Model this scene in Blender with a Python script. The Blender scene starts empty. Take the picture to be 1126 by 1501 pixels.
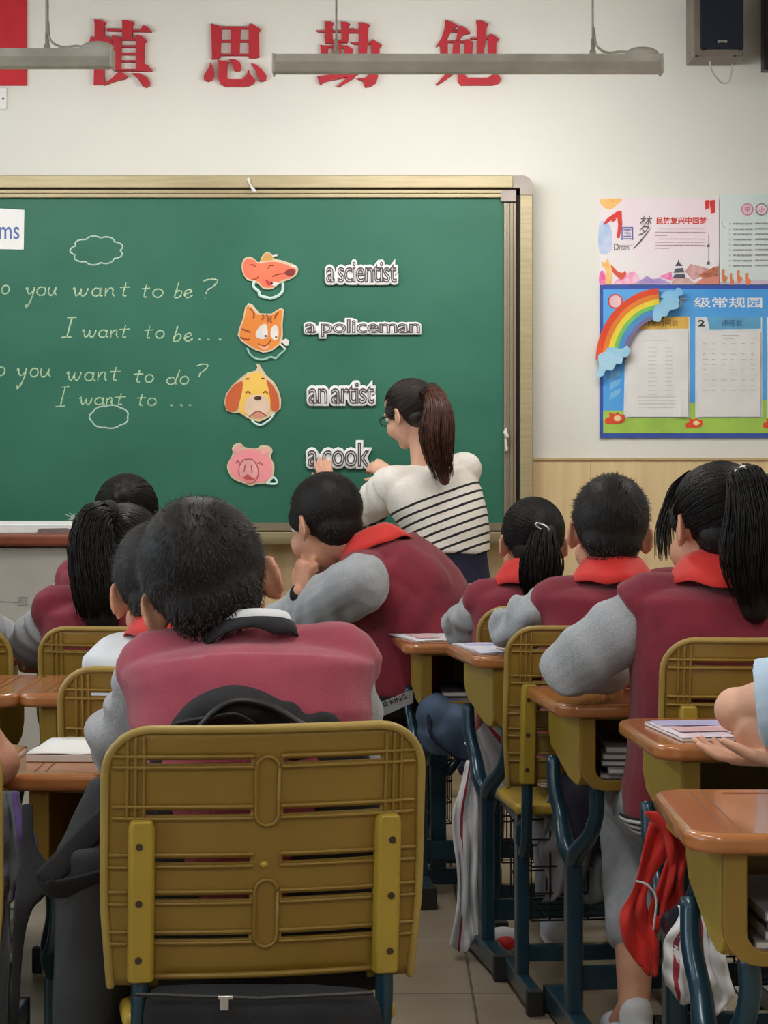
import bpy, bmesh, math, random
import numpy as np
from mathutils import Vector, Matrix, Euler
C = bpy.context.scene.collection
sc = bpy.context.scene
random.seed(7); rng = np.random.default_rng(7)
PI = math.pi; R = math.radians

# ------------------------------------------------------------------ camera
FPX, HX, HY, CZ = 3240.0, 563.0, 685.0, 1.19      # focal length in pixels, vanishing point, eye height
cam = bpy.data.cameras.new('camera'); camo = bpy.data.objects.new('camera', cam); C.objects.link(camo)
camo.location = (0, 0, CZ); camo.rotation_euler = (R(90), 0, 0)
cam.sensor_fit = 'VERTICAL'; cam.sensor_height = 36; cam.sensor_width = 27
cam.lens = FPX / 1501 * 36; cam.shift_y = -(750.5 - HY) / 1501; cam.clip_start = .05
sc.camera = camo

def P(px, py, Y):
    return Vector(((px - HX) * Y / FPX, Y, CZ - (py - HY) * Y / FPX))

# ------------------------------------------------------------------ world and lights
sc.view_settings.view_transform = 'Standard'; sc.view_settings.look = 'None'
sc.view_settings.gamma = 1; sc.view_settings.use_curve_mapping = False
sc.view_settings.exposure = 0.32
w = bpy.data.worlds.new('world'); sc.world = w; w.use_nodes = True
bg = w.node_tree.nodes['Background']; bg.inputs[0].default_value = (.62, .74, 1, 1); bg.inputs[1].default_value = 1.0

def area(name, loc, target, sx, sy, power, col):
    l = bpy.data.lights.new(name, 'AREA'); l.shape = 'RECTANGLE'; l.size = sx; l.size_y = sy
    l.energy = power; l.color = col
    o = bpy.data.objects.new(name, l); C.objects.link(o); o.location = loc
    o.rotation_euler = (Vector(target) - Vector(loc)).to_track_quat('-Z', 'Y').to_euler()
    return o
XL, XR, YB, YW, ZC = -4.6, 2.5, -1.6, 8.58, 3.15     # room
# daylight through the windows of the left wall
for y in (0.6, 3.3, 6.0):
    area('window_daylight', (XL - .12, y, 1.85), (0, y, 1.3), 1.7, 1.6, 44, (.80, .90, 1))
# ceiling lamps behind and above the class (their tubes; the housings are built below)
CEIL = [(x, y) for x in (-2.6, -.4, 1.6) for y in (.3, 3.0, 5.7)]  # row nearest the board is added to brighten the lamp hoods and wall
for x, y in CEIL:
    area('ceiling_tube_light', (x, y, 2.705), (x, y + .01, 0), .12, 1.15, 14, (1, .97, .93))
# blackboard lamps: shine at the wall from inside their hoods
LAMPS = [(P(403, 94, 7.35).x, P(968, 94, 7.35).x), (P(-395, 86, 7.25).x, P(163, 86, 7.25).x)]
for i, (x0, x1) in enumerate(LAMPS):
    Yl = (7.35, 7.25)[i]
    zl = P(0, 94, 7.35).z
    area('board_lamp_light', ((x0 + x1) / 2, Yl + .055, zl - .035), ((x0 + x1) / 2, YW, zl - .95), x1 - x0 - .06, .05, (13.5, 8.5)[i], (1, .98, .95))

# ------------------------------------------------------------------ materials
def lin(c):
    return tuple(((v / 255) / 12.92 if v / 255 <= .04045 else ((v / 255 + .055) / 1.055) ** 2.4) for v in c)
MATS = {}
def mat(name, rgb, rough=.6, metal=0., rgb2=None, nscale=8., bump=0., bscale=60., coat=0., sheen=0., spec=.5, detail=4., lo=.35, hi=.65, stretch=None, emit=0, alpha=1, trans=0, rand=0.):
    if name in MATS: return MATS[name]
    m = bpy.data.materials.new(name); m.use_nodes = True; MATS[name] = m
    nt = m.node_tree; N = nt.nodes; L = nt.links; b = N['Principled BSDF']
    c1 = (*lin(rgb), 1)
    b.inputs['Base Color'].default_value = c1
    b.inputs['Roughness'].default_value = rough; b.inputs['Metallic'].default_value = metal
    b.inputs['Specular IOR Level'].default_value = spec
    if coat: b.inputs['Coat Weight'].default_value = coat; b.inputs['Coat Roughness'].default_value = .08
    if sheen: b.inputs['Sheen Weight'].default_value = sheen; b.inputs['Sheen Roughness'].default_value = .5
    if trans: b.inputs['Transmission Weight'].default_value = trans
    if alpha < 1: b.inputs['Alpha'].default_value = alpha
    if emit:
        b.inputs['Emission Color'].default_value = c1; b.inputs['Emission Strength'].default_value = emit
    tc = N.new('ShaderNodeTexCoord'); mp = N.new('ShaderNodeMapping'); L.new(tc.outputs['Object'], mp.inputs[0])
    if stretch: mp.inputs['Scale'].default_value = stretch
    if rgb2 is None: rgb2 = tuple(max(0, v * .9) for v in rgb)
    n = N.new('ShaderNodeTexNoise'); n.inputs['Scale'].default_value = nscale; n.inputs['Detail'].default_value = detail
    L.new(mp.outputs[0], n.inputs['Vector'])
    mr = N.new('ShaderNodeMapRange'); mr.inputs[1].default_value = lo; mr.inputs[2].default_value = hi
    L.new(n.outputs[0], mr.inputs[0])
    mx = N.new('ShaderNodeMix'); mx.data_type = 'RGBA'; mx.inputs[6].default_value = c1; mx.inputs[7].default_value = (*lin(rgb2), 1)
    L.new(mr.outputs[0], mx.inputs[0]); out = mx.outputs[2]
    if rand:
        oi = N.new('ShaderNodeObjectInfo'); hv = N.new('ShaderNodeHueSaturation'); ma = N.new('ShaderNodeMath'); ma.operation = 'MULTIPLY_ADD'
        ma.inputs[1].default_value = rand; ma.inputs[2].default_value = 1 - rand / 2
        L.new(oi.outputs['Random'], ma.inputs[0]); L.new(ma.outputs[0], hv.inputs['Value']); L.new(out, hv.inputs['Color']); out = hv.outputs[0]
    L.new(out, b.inputs['Base Color'])
    if bump:
        n2 = N.new('ShaderNodeTexNoise'); n2.inputs['Scale'].default_value = bscale; n2.inputs['Detail'].default_value = 3
        L.new(mp.outputs[0], n2.inputs['Vector'])
        bp = N.new('ShaderNodeBump'); bp.inputs['Strength'].default_value = bump; bp.inputs['Distance'].default_value = .004
        L.new(n2.outputs[0], bp.inputs['Height']); L.new(bp.outputs[0], b.inputs['Normal'])
    return m

M_wall = mat('white_plaster', (226, 224, 216), .9, rgb2=(218, 217, 210), nscale=1.2, bump=.12, bscale=180)
M_dado = mat('beige_panel', (222, 196, 150), .55, rgb2=(212, 184, 138), nscale=5, stretch=(6, 6, .3), bump=.05, bscale=30)
M_dadotrim = mat('panel_capping', (196, 170, 124), .5)
M_ceil = mat('ceiling_paint', (225, 224, 220), .9)
M_floor = mat('floor_tile', (156, 144, 124), .38, rgb2=(134, 122, 104), nscale=3.5, bump=.04, bscale=40, rand=.10, detail=7, lo=.3, hi=.7)
M_grout = mat('tile_grout', (112, 102, 90), .9)
M_board = mat('board_green', (40, 100, 80), .55, rgb2=(52, 112, 92), nscale=2.2, detail=8, lo=.3, hi=.75, stretch=(1, 1, 1.6), spec=.3)
M_frame = mat('champagne_aluminium', (168, 154, 120), .45, metal=.25, rgb2=(156, 142, 108), nscale=30, stretch=(.2, .2, 3))
M_frame2 = mat('bronze_rail', (134, 124, 104), .4, metal=.35, rgb2=(132, 120, 100), nscale=60, stretch=(6, 1, .2))
M_corner = mat('grey_corner_cap', (168, 156, 146), .5)
M_dark = mat('dark_gap', (30, 22, 14), .7)
M_chalk = mat('chalk', (196, 212, 176), .95, rgb2=(120, 160, 130), nscale=240, lo=.42, hi=.62)
M_chalkw = mat('white_chalk', (200, 214, 204), .95, rgb2=(130, 165, 148), nscale=240, lo=.42, hi=.66)
M_red = mat('red_foam', (186, 30, 44), .6, rgb2=(174, 26, 40), nscale=20)
M_flag = mat('red_banner', (196, 30, 44), .7, rgb2=(186, 26, 40))
M_white = mat('white_card', (232, 232, 230), .6, rgb2=(226, 226, 224))
M_paper = mat('paper', (226, 224, 222), .75, rgb2=(216, 214, 212), nscale=6, bump=.15, bscale=14)
M_ink = mat('grey_print', (104, 98, 100), .7)
M_inkl = mat('light_print', (176, 172, 174), .8)
M_metalw = mat('white_lamp_metal', (222, 218, 208), .5, rgb2=(194, 188, 176))
M_lampg = mat('grey_lamp_hood', (196, 188, 174), .5)
M_tube = mat('lamp_tube', (255, 244, 222), .5, emit=3)
M_black = mat('black_plastic', (20, 20, 22), .45, rgb2=(26, 26, 28))
M_cloth_sp = mat('speaker_cloth', (16, 22, 38), .9, rgb2=(24, 30, 46), nscale=200, bump=.4, bscale=300)
M_spk = mat('speaker_case', (120, 110, 98), .5, rgb2=(108, 98, 88))
M_must = mat('mustard_plastic', (142, 113, 46), .36, rgb2=(132, 103, 36), nscale=6, bump=.03, bscale=400, detail=6, rand=.06)
M_must2 = mat('lit_mustard_plastic', (176, 150, 56), .38, rgb2=(164, 137, 48), nscale=9, stretch=(1, 1, .3), rand=.05)  # lighter mustard copy: light on the desk sides put into the colour
M_desk = mat('desk_top_laminate', (176, 112, 62), .25, rgb2=(160, 98, 52), nscale=4, stretch=(1, 3, 1), coat=.5, bump=.02, bscale=90, rand=.08)
M_groove = mat('groove', (120, 66, 34), .5)
M_steel = mat('teal_steel', (30, 66, 84), .32, rgb2=(24, 56, 74), nscale=10, metal=.25, coat=.3, rand=.1)
M_cap = mat('black_rubber', (34, 34, 36), .7)
M_wire = mat('black_wire', (26, 26, 30), .5, metal=.4)
M_marn = mat('maroon_fleece', (132, 36, 54), .95, rgb2=(118, 30, 47), nscale=14, sheen=.15, bump=.35, bscale=420)
M_marn2 = mat('lit_maroon_fleece', (158, 66, 84), .95, rgb2=(144, 56, 74), nscale=9, sheen=.2, bump=.35, bscale=420)  # paler copy of the maroon, light on the nearest boy painted in
M_grey = mat('grey_marl_jersey', (168, 172, 176), .95, rgb2=(150, 154, 160), nscale=260, sheen=.25, bump=.3, bscale=380)
M_greyd = mat('grey_trousers', (140, 146, 154), .95, rgb2=(128, 134, 142), nscale=60, sheen=.2, bump=.3, bscale=300)
M_wht = mat('white_cotton', (216, 218, 222), .9, rgb2=(206, 208, 214), bump=.15, bscale=200)
M_blue = mat('pale_blue_cotton', (186, 208, 228), .9, rgb2=(176, 198, 220), bump=.15, bscale=200)
M_scarf = mat('red_scarf_cloth', (214, 34, 22), .7, rgb2=(196, 26, 18), nscale=12, sheen=.2)
M_skin = mat('skin', (212, 158, 128), .55, rgb2=(196, 138, 112), nscale=14)
M_skinl = mat('fair_skin', (226, 178, 150), .5, rgb2=(214, 160, 134), nscale=14)
for _m in (M_skin, M_skinl):
    b = _m.node_tree.nodes['Principled BSDF']; b.inputs['Subsurface Weight'].default_value = .15
    b.inputs['Subsurface Radius'].default_value = (.8, .3, .15); b.inputs['Subsurface Scale'].default_value = .01
M_hair = mat('black_hair', (17, 15, 15), .55, rgb2=(26, 23, 22), nscale=60, spec=.28)
M_hairb = mat('dark_brown_hair', (98, 58, 44), .42, rgb2=(56, 32, 26), nscale=50, spec=.5)
M_navy = mat('navy_cloth', (32, 36, 62), .9, rgb2=(26, 29, 52), nscale=20, bump=.15, bscale=300)
M_blk = mat('black_cloth', (22, 23, 28), .85, rgb2=(30, 31, 36), nscale=20, bump=.3, bscale=300)
M_denim = mat('blue_bag_cloth', (86, 108, 136), .8, rgb2=(62, 80, 106), nscale=9, bump=.2, bscale=120)
M_eyew = mat('eye_white', (232, 230, 226), .25)
M_eyeb = mat('eye_iris', (28, 20, 16), .2)
M_lip = mat('lips', (186, 96, 88), .45)
M_silver = mat('silver', (200, 200, 204), .25, metal=.9)
M_pearl = mat('pearl', (238, 232, 224), .2, coat=.6)
M_glass = mat('window_glass', (235, 245, 245), .02, trans=1.0)

# ------------------------------------------------------------------ mesh builder
def catmull(pts, n):
    pts = [np.array(p, float) for p in pts]
    if len(pts) < 3:
        return [pts[0] + (pts[-1] - pts[0]) * t for t in np.linspace(0, 1, n)]
    q = [2 * pts[0] - pts[1]] + pts + [2 * pts[-1] - pts[-2]]
    out = []; segs = len(pts) - 1
    for i in range(n):
        u = i / (n - 1) * segs; k = min(int(u), segs - 1); t = u - k
        a, b, c, d = q[k:k + 4]
        out.append(.5 * (2 * b + (c - a) * t + (2 * a - 5 * b + 4 * c - d) * t * t + (3 * b - a - 3 * c + d) * t ** 3))
    return out

class MB:
    def __init__(s): s.v = []; s.f = []; s.fm = []; s.mi = 0
    def add(s, vs, fs):
        o = len(s.v); s.v += [tuple(map(float, v)) for v in vs]
        s.f += [tuple(i + o for i in f) for f in fs]; s.fm += [s.mi] * len(fs); return s
    def box(s, c, d, rot=None, taper=1.0):
        c = Vector(c); hx, hy, hz = d[0] / 2, d[1] / 2, d[2] / 2; vs = []
        for z in (-1, 1):
            k = taper if z > 0 else 1
            for x, y in ((-1, -1), (1, -1), (1, 1), (-1, 1)):
                p = Vector((x * hx * k, y * hy * k, z * hz))
                if rot is not None: p = rot @ p
                vs.append(c + p)
        return s.add(vs, [(3, 2, 1, 0), (4, 5, 6, 7), (0, 1, 5, 4), (1, 2, 6, 5), (2, 3, 7, 6), (3, 0, 4, 7)])
    def prism(s, poly, y0, y1, plane='xz'):
        """poly = 2-D outline, extruded between y0 and y1 along the third axis"""
        n = len(poly)
        ar = sum(poly[i][0] * poly[(i + 1) % n][1] - poly[(i + 1) % n][0] * poly[i][1] for i in range(n))
        if ar < 0: poly = poly[::-1]
        if plane == 'xz': f = lambda a, b, h: (a, h, b)
        elif plane == 'xy': f = lambda a, b, h: (a, b, h)
        else: f = lambda a, b, h: (h, a, b)
        if plane in ('xz',): lo, hi = y0, y1
        else: lo, hi = y1, y0
        vs = [f(a, b, lo) for a, b in poly] + [f(a, b, hi) for a, b in poly]
        fs = [tuple(range(n)), tuple(range(2 * n - 1, n - 1, -1))]
        fs += [(i, i + n, (i + 1) % n + n, (i + 1) % n) for i in range(n)]
        return s.add(vs, fs)
    def tube(s, pts, r, n=10, sub=0, cap='round', flat=None, up=None):
        """pts path, r radius or list; flat=(a,b) scales the section along its two axes"""
        pts = [Vector(p) for p in pts]
        if isinstance(r, (int, float)): r = [r] * len(pts)
        if sub:
            m = (len(pts) - 1) * sub + 1
            cr = catmull([(*p, q) for p, q in zip(pts, r)], m)
            pts = [Vector(c[:3]) for c in cr]; r = [max(float(c[3]), 1e-4) for c in cr]
        T = []
        for i in range(len(pts)):
            a = pts[max(i - 1, 0)]; b = pts[min(i + 1, len(pts) - 1)]
            T.append((b - a).normalized() if (b - a).length > 1e-9 else Vector((0, 0, 1)))
        u = Vector(up) if up is not None else (Vector((0, 0, 1)) if abs(T[0].z) < .9 else Vector((1, 0, 0)))
        u = (u - T[0] * u.dot(T[0])).normalized()
        fa, fb = flat or (1, 1)
        if cap == 'round':
            P2, R2, T2 = [], [], []
            for k in (0, 1, 2):
                a = (k / 3) * PI / 2
                P2.append(pts[0] - T[0] * r[0] * math.cos(a) * min(fa, fb, 1)); R2.append(max(r[0] * math.sin(a), r[0] * .02)); T2.append(T[0])
            P2 += pts; R2 += r; T2 += T
            for k in (2, 1, 0):
                a = (k / 3) * PI / 2
                P2.append(pts[-1] + T[-1] * r[-1] * math.cos(a) * min(fa, fb, 1)); R2.append(max(r[-1] * math.sin(a), r[-1] * .02)); T2.append(T[-1])
            pts, r, T = P2, R2, T2
        vs = []
        for i, (p, q, t) in enumerate(zip(pts, r, T)):
            u = (u - t * u.dot(t)); u = u.normalized() if u.length > 1e-6 else Vector((1, 0, 0))
            v = t.cross(u)
            for k in range(n):
                a = 2 * PI * k / n
                vs.append(p + (u * math.cos(a) * fa + v * math.sin(a) * fb) * q)
        fs = [(i * n + k, i * n + (k + 1) % n, (i + 1) * n + (k + 1) % n, (i + 1) * n + k) for i in range(len(pts) - 1) for k in range(n)]
        fs += [tuple(range(n - 1, -1, -1)), tuple(range((len(pts) - 1) * n, len(pts) * n))]
        return s.add(vs, fs)
    def ell(s, c, rad, rot=None, n=18, m=12):
        c = Vector(c); vs = []; fs = []
        for j in range(m + 1):
            th = PI * j / m
            for i in range(n):
                a = 2 * PI * i / n
                p = Vector((rad[0] * math.sin(th) * math.cos(a), rad[1] * math.sin(th) * math.sin(a), rad[2] * math.cos(th)))
                if j in (0, m): p = Vector((1e-4 * math.cos(a), 1e-4 * math.sin(a), rad[2] * math.cos(th)))
                if rot is not None: p = rot @ p
                vs.append(c + p)
        for j in range(m):
            for i in range(n):
                fs.append((j * n + i, (j + 1) * n + i, (j + 1) * n + (i + 1) % n, j * n + (i + 1) % n))
        fs += [tuple(range(n)), tuple(range(m * n + n - 1, m * n - 1, -1))]
        return s.add(vs, fs)
    def loft(s, rings):
        n = len(rings[0]); vs = [p for r_ in rings for p in r_]
        fs = [(i * n + k, i * n + (k + 1) % n, (i + 1) * n + (k + 1) % n, (i + 1) * n + k) for i in range(len(rings) - 1) for k in range(n)]
        fs += [tuple(range(n - 1, -1, -1)), tuple(range((len(rings) - 1) * n, len(rings) * n))]
        return s.add(vs, fs)
    def sheet(s, grid):
        h, w_ = len(grid), len(grid[0]); vs = [p for row in grid for p in row]
        return s.add(vs, [(j * w_ + i, j * w_ + i + 1, (j + 1) * w_ + i + 1, (j + 1) * w_ + i) for j in range(h - 1) for i in range(w_ - 1)])
    def xf(s, Mx):
        s.v = [tuple(Mx @ Vector(v)) for v in s.v]; return s
    def mesh(s, name, mats, smooth=False):
        me = bpy.data.meshes.new(name); me.from_pydata(s.v, [], s.f)
        for m in (mats if isinstance(mats, (list, tuple)) else [mats]): me.materials.append(m)
        if len(me.materials) > 1: me.polygons.foreach_set('material_index', s.fm)
        me.polygons.foreach_set('use_smooth', [smooth] * len(me.polygons)); me.update(); return me

def place(name, me, parent=None, world=False):
    o = bpy.data.objects.new(name, me); C.objects.link(o)
    if parent is not None:
        o.parent = parent
        if world:
            root = parent
            while root.parent: root = root.parent
            if not me.get('shifted'):
                me.transform(Matrix.Translation(-root.location)); me['shifted'] = 1
    return o
def build(mb, name, m, parent=None, bevel=0, seg=2, smooth=False, world=False, solid=0, subd=0):
    o = place(name, mb.mesh(name, m, smooth or bevel > 0 or subd > 0), parent, world)
    if solid:
        md = o.modifiers.new('s', 'SOLIDIFY'); md.thickness = solid; md.offset = 0
    if bevel:
        md = o.modifiers.new('b', 'BEVEL'); md.width = bevel; md.segments = seg; md.limit_method = 'ANGLE'; md.angle_limit = R(40)
        md.harden_normals = True
    if subd:
        md = o.modifiers.new('d', 'SUBSURF'); md.levels = md.render_levels = subd
    return o
def tag(o, label, cat, group=None):
    o['label'] = label; o['category'] = cat
    if group: o['group'] = group
    return o
def thing(name, label, cat, loc=(0, 0, 0), group=None, rz=0):
    o = bpy.data.objects.new(name, None); C.objects.link(o); o.location = loc; o.rotation_euler = (0, 0, rz)
    o.empty_display_size = .1
    return tag(o, label, cat, group)
def struct(o): o['kind'] = 'structure'; return o
def dup(root, loc, rz, label, group=None, scale=None):
    def cp(o, par):
        c = o.copy(); C.objects.link(c); c.parent = par
        for ch in list(o.children): cp(ch, c)
        return c
    r = cp(root, None); r.location = loc; r.rotation_euler = (0, 0, rz); r['label'] = label
    if scale: r.scale = scale
    if group: r['group'] = group
    return r
def remesh(mb, name, m, voxel=.006, smooth=4, disp=None, parent=None, world=True):
    """fuse all closed shapes of mb into one continuous smooth surface"""
    me0 = mb.mesh('tmp', m); o = bpy.data.objects.new('tmp', me0); C.objects.link(o)
    md = o.modifiers.new('r', 'REMESH'); md.mode = 'VOXEL'; md.voxel_size = voxel; md.use_smooth_shade = True
    ms = o.modifiers.new('s', 'SMOOTH'); ms.factor = .5; ms.iterations = smooth
    dg = bpy.context.evaluated_depsgraph_get()
    me = bpy.data.meshes.new_from_object(o.evaluated_get(dg), depsgraph=dg)
    bpy.data.objects.remove(o); bpy.data.meshes.remove(me0)
    me.name = name
    if not len(me.materials): me.materials.append(m)
    if disp is not None:
        n = len(me.vertices); co = np.empty(n * 3, np.float32); no = np.empty(n * 3, np.float32)
        me.vertices.foreach_get('co', co); me.vertices.foreach_get('normal', no)
        co = co.reshape(-1, 3); no = no.reshape(-1, 3)
        co += no * disp(co)[:, None]
        me.vertices.foreach_set('co', co.ravel()); me.update()
    me.polygons.foreach_set('use_smooth', [True] * len(me.polygons))
    return place(name, me, parent, world)
def folds(seed, amp=.003, scale=22, aniso=(1, 1, 1)):
    r_ = np.random.default_rng(seed); K = r_.normal(size=(5, 3)) * scale * np.array(aniso); ph = r_.uniform(0, 6.28, 5)
    W = r_.normal(size=(3, 3)) * scale * .4
    def f(co):
        q = co + .02 * np.sin(co @ W)
        d = sum(np.sin(q @ k + p) for k, p in zip(K, ph))
        return (amp * (1 - np.abs(d / 3.0)) ).astype(np.float32)
    return f
def txt(body, m, x0, x1, z0, z1, y, name='lettering', parent=None, offset=0., extr=.0006, space=1.0, res=3, world=True, shear=0., sw=1.0):
    """flat lettering, fitted to a box on a plane facing the camera"""
    cu = bpy.data.curves.new('t', 'FONT'); cu.body = body; cu.size = 1; cu.offset = offset; cu.extrude = 0; cu.resolution_u = res
    cu.space_character = space; cu.shear = shear; cu.space_word = sw
    o = bpy.data.objects.new('t', cu); C.objects.link(o)
    dg = bpy.context.evaluated_depsgraph_get()
    me = bpy.data.meshes.new_from_object(o.evaluated_get(dg), depsgraph=dg)
    bpy.data.objects.remove(o)
    co = np.empty(len(me.vertices) * 3); me.vertices.foreach_get('co', co); co = co.reshape(-1, 3)
    mn, mx = co.min(0), co.max(0)
    out = np.empty_like(co)
    out[:, 0] = x0 + (co[:, 0] - mn[0]) / (mx[0] - mn[0]) * (x1 - x0)
    out[:, 1] = y
    out[:, 2] = z0 + (co[:, 1] - mn[1]) / (mx[1] - mn[1]) * (z1 - z0)
    me.vertices.foreach_set('co', out.ravel()); me.materials.clear(); me.materials.append(m); me.update()
    return place(name, me, parent, world)
def fat_txt(body, m, box, y, fat, thick, mode, name, parent, space=1.0, bev=None):
    """letters swollen by a round bevel: mode 'solid' = filled card backing, 'line' = outline only"""
    cu = bpy.data.curves.new('t', 'FONT'); cu.body = body; cu.size = 1; cu.resolution_u = 3; cu.space_character = space; cu.space_word = .75
    def ev(f, b):
        cu.fill_mode = f; cu.bevel_depth = b; cu.bevel_resolution = 1
        o = bpy.data.objects.new('t', cu); C.objects.link(o); dg = bpy.context.evaluated_depsgraph_get()
        me = bpy.data.meshes.new_from_object(o.evaluated_get(dg), depsgraph=dg); bpy.data.objects.remove(o)
        co = np.empty(len(me.vertices) * 3); me.vertices.foreach_get('co', co); return me, co.reshape(-1, 3)
    me, co = ev('BOTH', 0.0); mn, mx = co.min(0), co.max(0); bpy.data.meshes.remove(me)
    x0, x1, z0, z1 = box
    me, co = ev('BOTH' if mode == 'solid' else 'NONE', fat)
    out = np.empty_like(co)
    out[:, 0] = x0 + (co[:, 0] - mn[0]) / (mx[0] - mn[0]) * (x1 - x0)
    out[:, 2] = z0 + (co[:, 1] - mn[1]) / (mx[1] - mn[1]) * (z1 - z0)
    out[:, 1] = y - co[:, 2] / fat * thick / 2
    mg = fat * .9 * (z1 - z0) / (mx[1] - mn[1])
    out[:, 0] = np.clip(out[:, 0], x0 - mg, x1 + mg); out[:, 2] = np.clip(out[:, 2], z0 - mg, z1 + mg)
    me.vertices.foreach_set('co', out.ravel()); me.materials.clear(); me.materials.append(m); me.update()
    return place(name, me, parent, True)
# ------------------------------------------------------------------ the room
o = struct(build(MB().box(((XL + XR) / 2, (YB + YW) / 2, -.06), (XR - XL, YW - YB, .1)), 'floor', M_grout))
tm = MB().box((0, 0, 0), (.594, .594, .012)).mesh('tile', M_floor)
nx = int((XR - XL) / .6) + 1; ny = int((YW - YB) / .6) + 1
for i in range(nx):
    for j in range(ny):
        t = bpy.data.objects.new('tile', tm); C.objects.link(t); t.parent = o
        t.location = (min(XL + .3 + i * .6, XR - .3), min(YB + .3 + j * .6, YW - .3), -.006)
o = struct(build(MB().box(((XL + XR) / 2, YW + .06, ZC / 2), (XR - XL + .3, .12, ZC)), 'wall_front', M_wall))
zD = P(0, 675, YW).z
# the dado panels, one by one
dm = MB().box((0, 0, 0), (.5992, .012, zD - .1)).mesh('panel', M_dado)
for i in range(12):
    d = bpy.data.objects.new('panel', dm); C.objects.link(d); d.parent = o; d.location = (XL + .3 + i * .6, YW - .006, (zD + .1) / 2)
struct(build(MB().box(((XL + XR) / 2, YW - .009, zD + .004), (XR - XL, .018, .010)), 'trim_1', M_dadotrim, bevel=.002))
struct(build(MB().box(((XL + XR) / 2, YW - .01, .05), (XR - XL, .02, .1)), 'baseboard_front', M_dadotrim, bevel=.003))
struct(build(MB().box((XR + .06, (YB + YW) / 2, ZC / 2), (.12, YW - YB, ZC)), 'wall_right', M_wall))
struct(build(MB().box((XR - .005, (YB + YW) / 2, zD / 2), (.012, YW - YB - .05, zD)), 'trim_2', M_dado))
struct(build(MB().box(((XL + XR) / 2, YB - .06, ZC / 2), (XR - XL, .12, ZC)), 'wall_back', M_wall))
struct(build(MB().box(((XL + XR) / 2, (YB + YW) / 2, ZC + .05), (XR - XL + .3, YW - YB + .3, .1)), 'ceiling', M_ceil))
lw = MB(); ww = (.6, 3.3, 6.0); hw = .9
ed = [YB] + [e for y in ww for e in (y - hw, y + hw)] + [YW]
for a, b in zip(ed[::2], ed[1::2]): lw.box((XL - .06, (a + b) / 2, ZC / 2), (.12, b - a, ZC))
for y in ww:
    lw.box((XL - .06, y, .5), (.12, 2 * hw, 1.0)); lw.box((XL - .06, y, (2.7 + ZC) / 2), (.12, 2 * hw, ZC - 2.7))
struct(build(lw, 'wall_left', M_wall))
for k, y in enumerate(ww):
    wf = MB()
    for yy in (y - hw + .025, y, y + hw - .025): wf.box((XL - .04, yy, 1.85), (.06, .05, 1.7))
    for zz in (1.025, 2.675): wf.box((XL - .04, y, zz), (.06, 2 * hw, .05))
    wo = struct(build(wf, 'window_%d' % (k + 1), M_metalw, bevel=.004))
    for yy in (y - hw / 2, y + hw / 2):
        build(MB().box((XL - .04, yy, 1.85), (.005, hw - .05, 1.6)), 'pane', M_glass, wo)

# ------------------------------------------------------------------ blackboard
YS = YW - .060                                    # green surface
bb = thing('blackboard', 'large green chalkboard in a champagne metal frame covered with chalk writing', 'blackboard', (P(200, 0, YS).x, YS, .8))
def X_(px, Y=None): return (px - HX) * (Y or YS) / FPX
def Z_(py, Y=None): return CZ - (py - HY) * (Y or YS) / FPX
xl = -3.1
build(MB().box(((xl + X_(742)) / 2, YS + .01, (Z_(288) + Z_(772)) / 2), (X_(742) - xl, .02, Z_(288) - Z_(772))), 'writing_surface', M_board, bb, world=True)
fy = YW - .11
xr = X_(781, fy); zt = Z_(257, fy); rad = .04
zb = Z_(796, fy)
def corner(cx, cz, r_, a0, n=7): return [(cx + r_ * math.cos(a0 + PI / 2 * i / (n - 1)), cz + r_ * math.sin(a0 + PI / 2 * i / (n - 1))) for i in range(n)]
tw = X_(781, fy) - X_(763, fy)
build(MB().prism([(xl, zt - tw), (xl, zt), (xr - .075, zt), (xr - .075, zt - tw)], fy, YW, 'xz'), 'frame_top', M_frame, bb, bevel=.003, world=True)
build(MB().prism([(xr - tw, zb), (xr, zb), (xr, zt - .075), (xr - tw, zt - .075)], fy, YW, 'xz'), 'frame_side', M_frame, bb, bevel=.003, world=True)
build(MB().prism([(xr - .075, zt)] + corner(xr - .04, zt - .04, .04, 0)[::-1] + [(xr, zt - .075), (xr - tw, zt - .075), (xr - tw, zt - tw), (xr - .075, zt - tw)], fy - .001, YW, 'xz'), 'corner_cap', M_corner, bb, world=True)
# dark channel behind, then inner rail
iy = fy + .022
build(MB().box(((xl + xr - .01) / 2, iy + .038, (zt - .012 + Z_(286)) / 2), (xr - xl - .03, .02, zt - .012 - Z_(286)))
      .box((X_(758), iy + .038, (zt + zb) / 2), (.09, .02, zt - zb - .05)), 'channel', M_dark, bb, world=True)
xi1 = X_(757, iy); xi0 = X_(739, iy); zi1 = Z_(278, iy); zi0 = Z_(289, iy)
r_ = MB()
for k, (a, b) in enumerate(((.0, .45), (.5, 1.0))):
    r_.box(((xl + xi0) / 2, iy + .02 - .004 * (1 - k), zi0 + (zi1 - zi0) * (1 - (a + b) / 2)), (xi0 - xl, .03, (zi1 - zi0) * (b - a) + .001))
build(r_, 'rail_top', M_frame, bb, bevel=.002, world=True)
r_ = MB()
for k in range(4):
    a = xi0 + (xi1 - xi0) * k / 4; b = xi0 + (xi1 - xi0) * (k + 1) / 4
    r_.box(((a + b) / 2, iy + .02 + (.005 if k % 2 else 0), (zi0 - .02 + zb) / 2), (b - a, .03, zi0 - .02 - zb))
build(r_, 'rail_side', M_frame2, bb, bevel=.0015, world=True)
build(MB().box(((xi0 + xi1) / 2 - .006, iy + .018, (zi1 + zi0) / 2 - .008), (xi1 - xi0 + .012, .036, zi1 - zi0 + .016)), 'rail_corner', M_corner, bb, bevel=.002, world=True)
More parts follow.
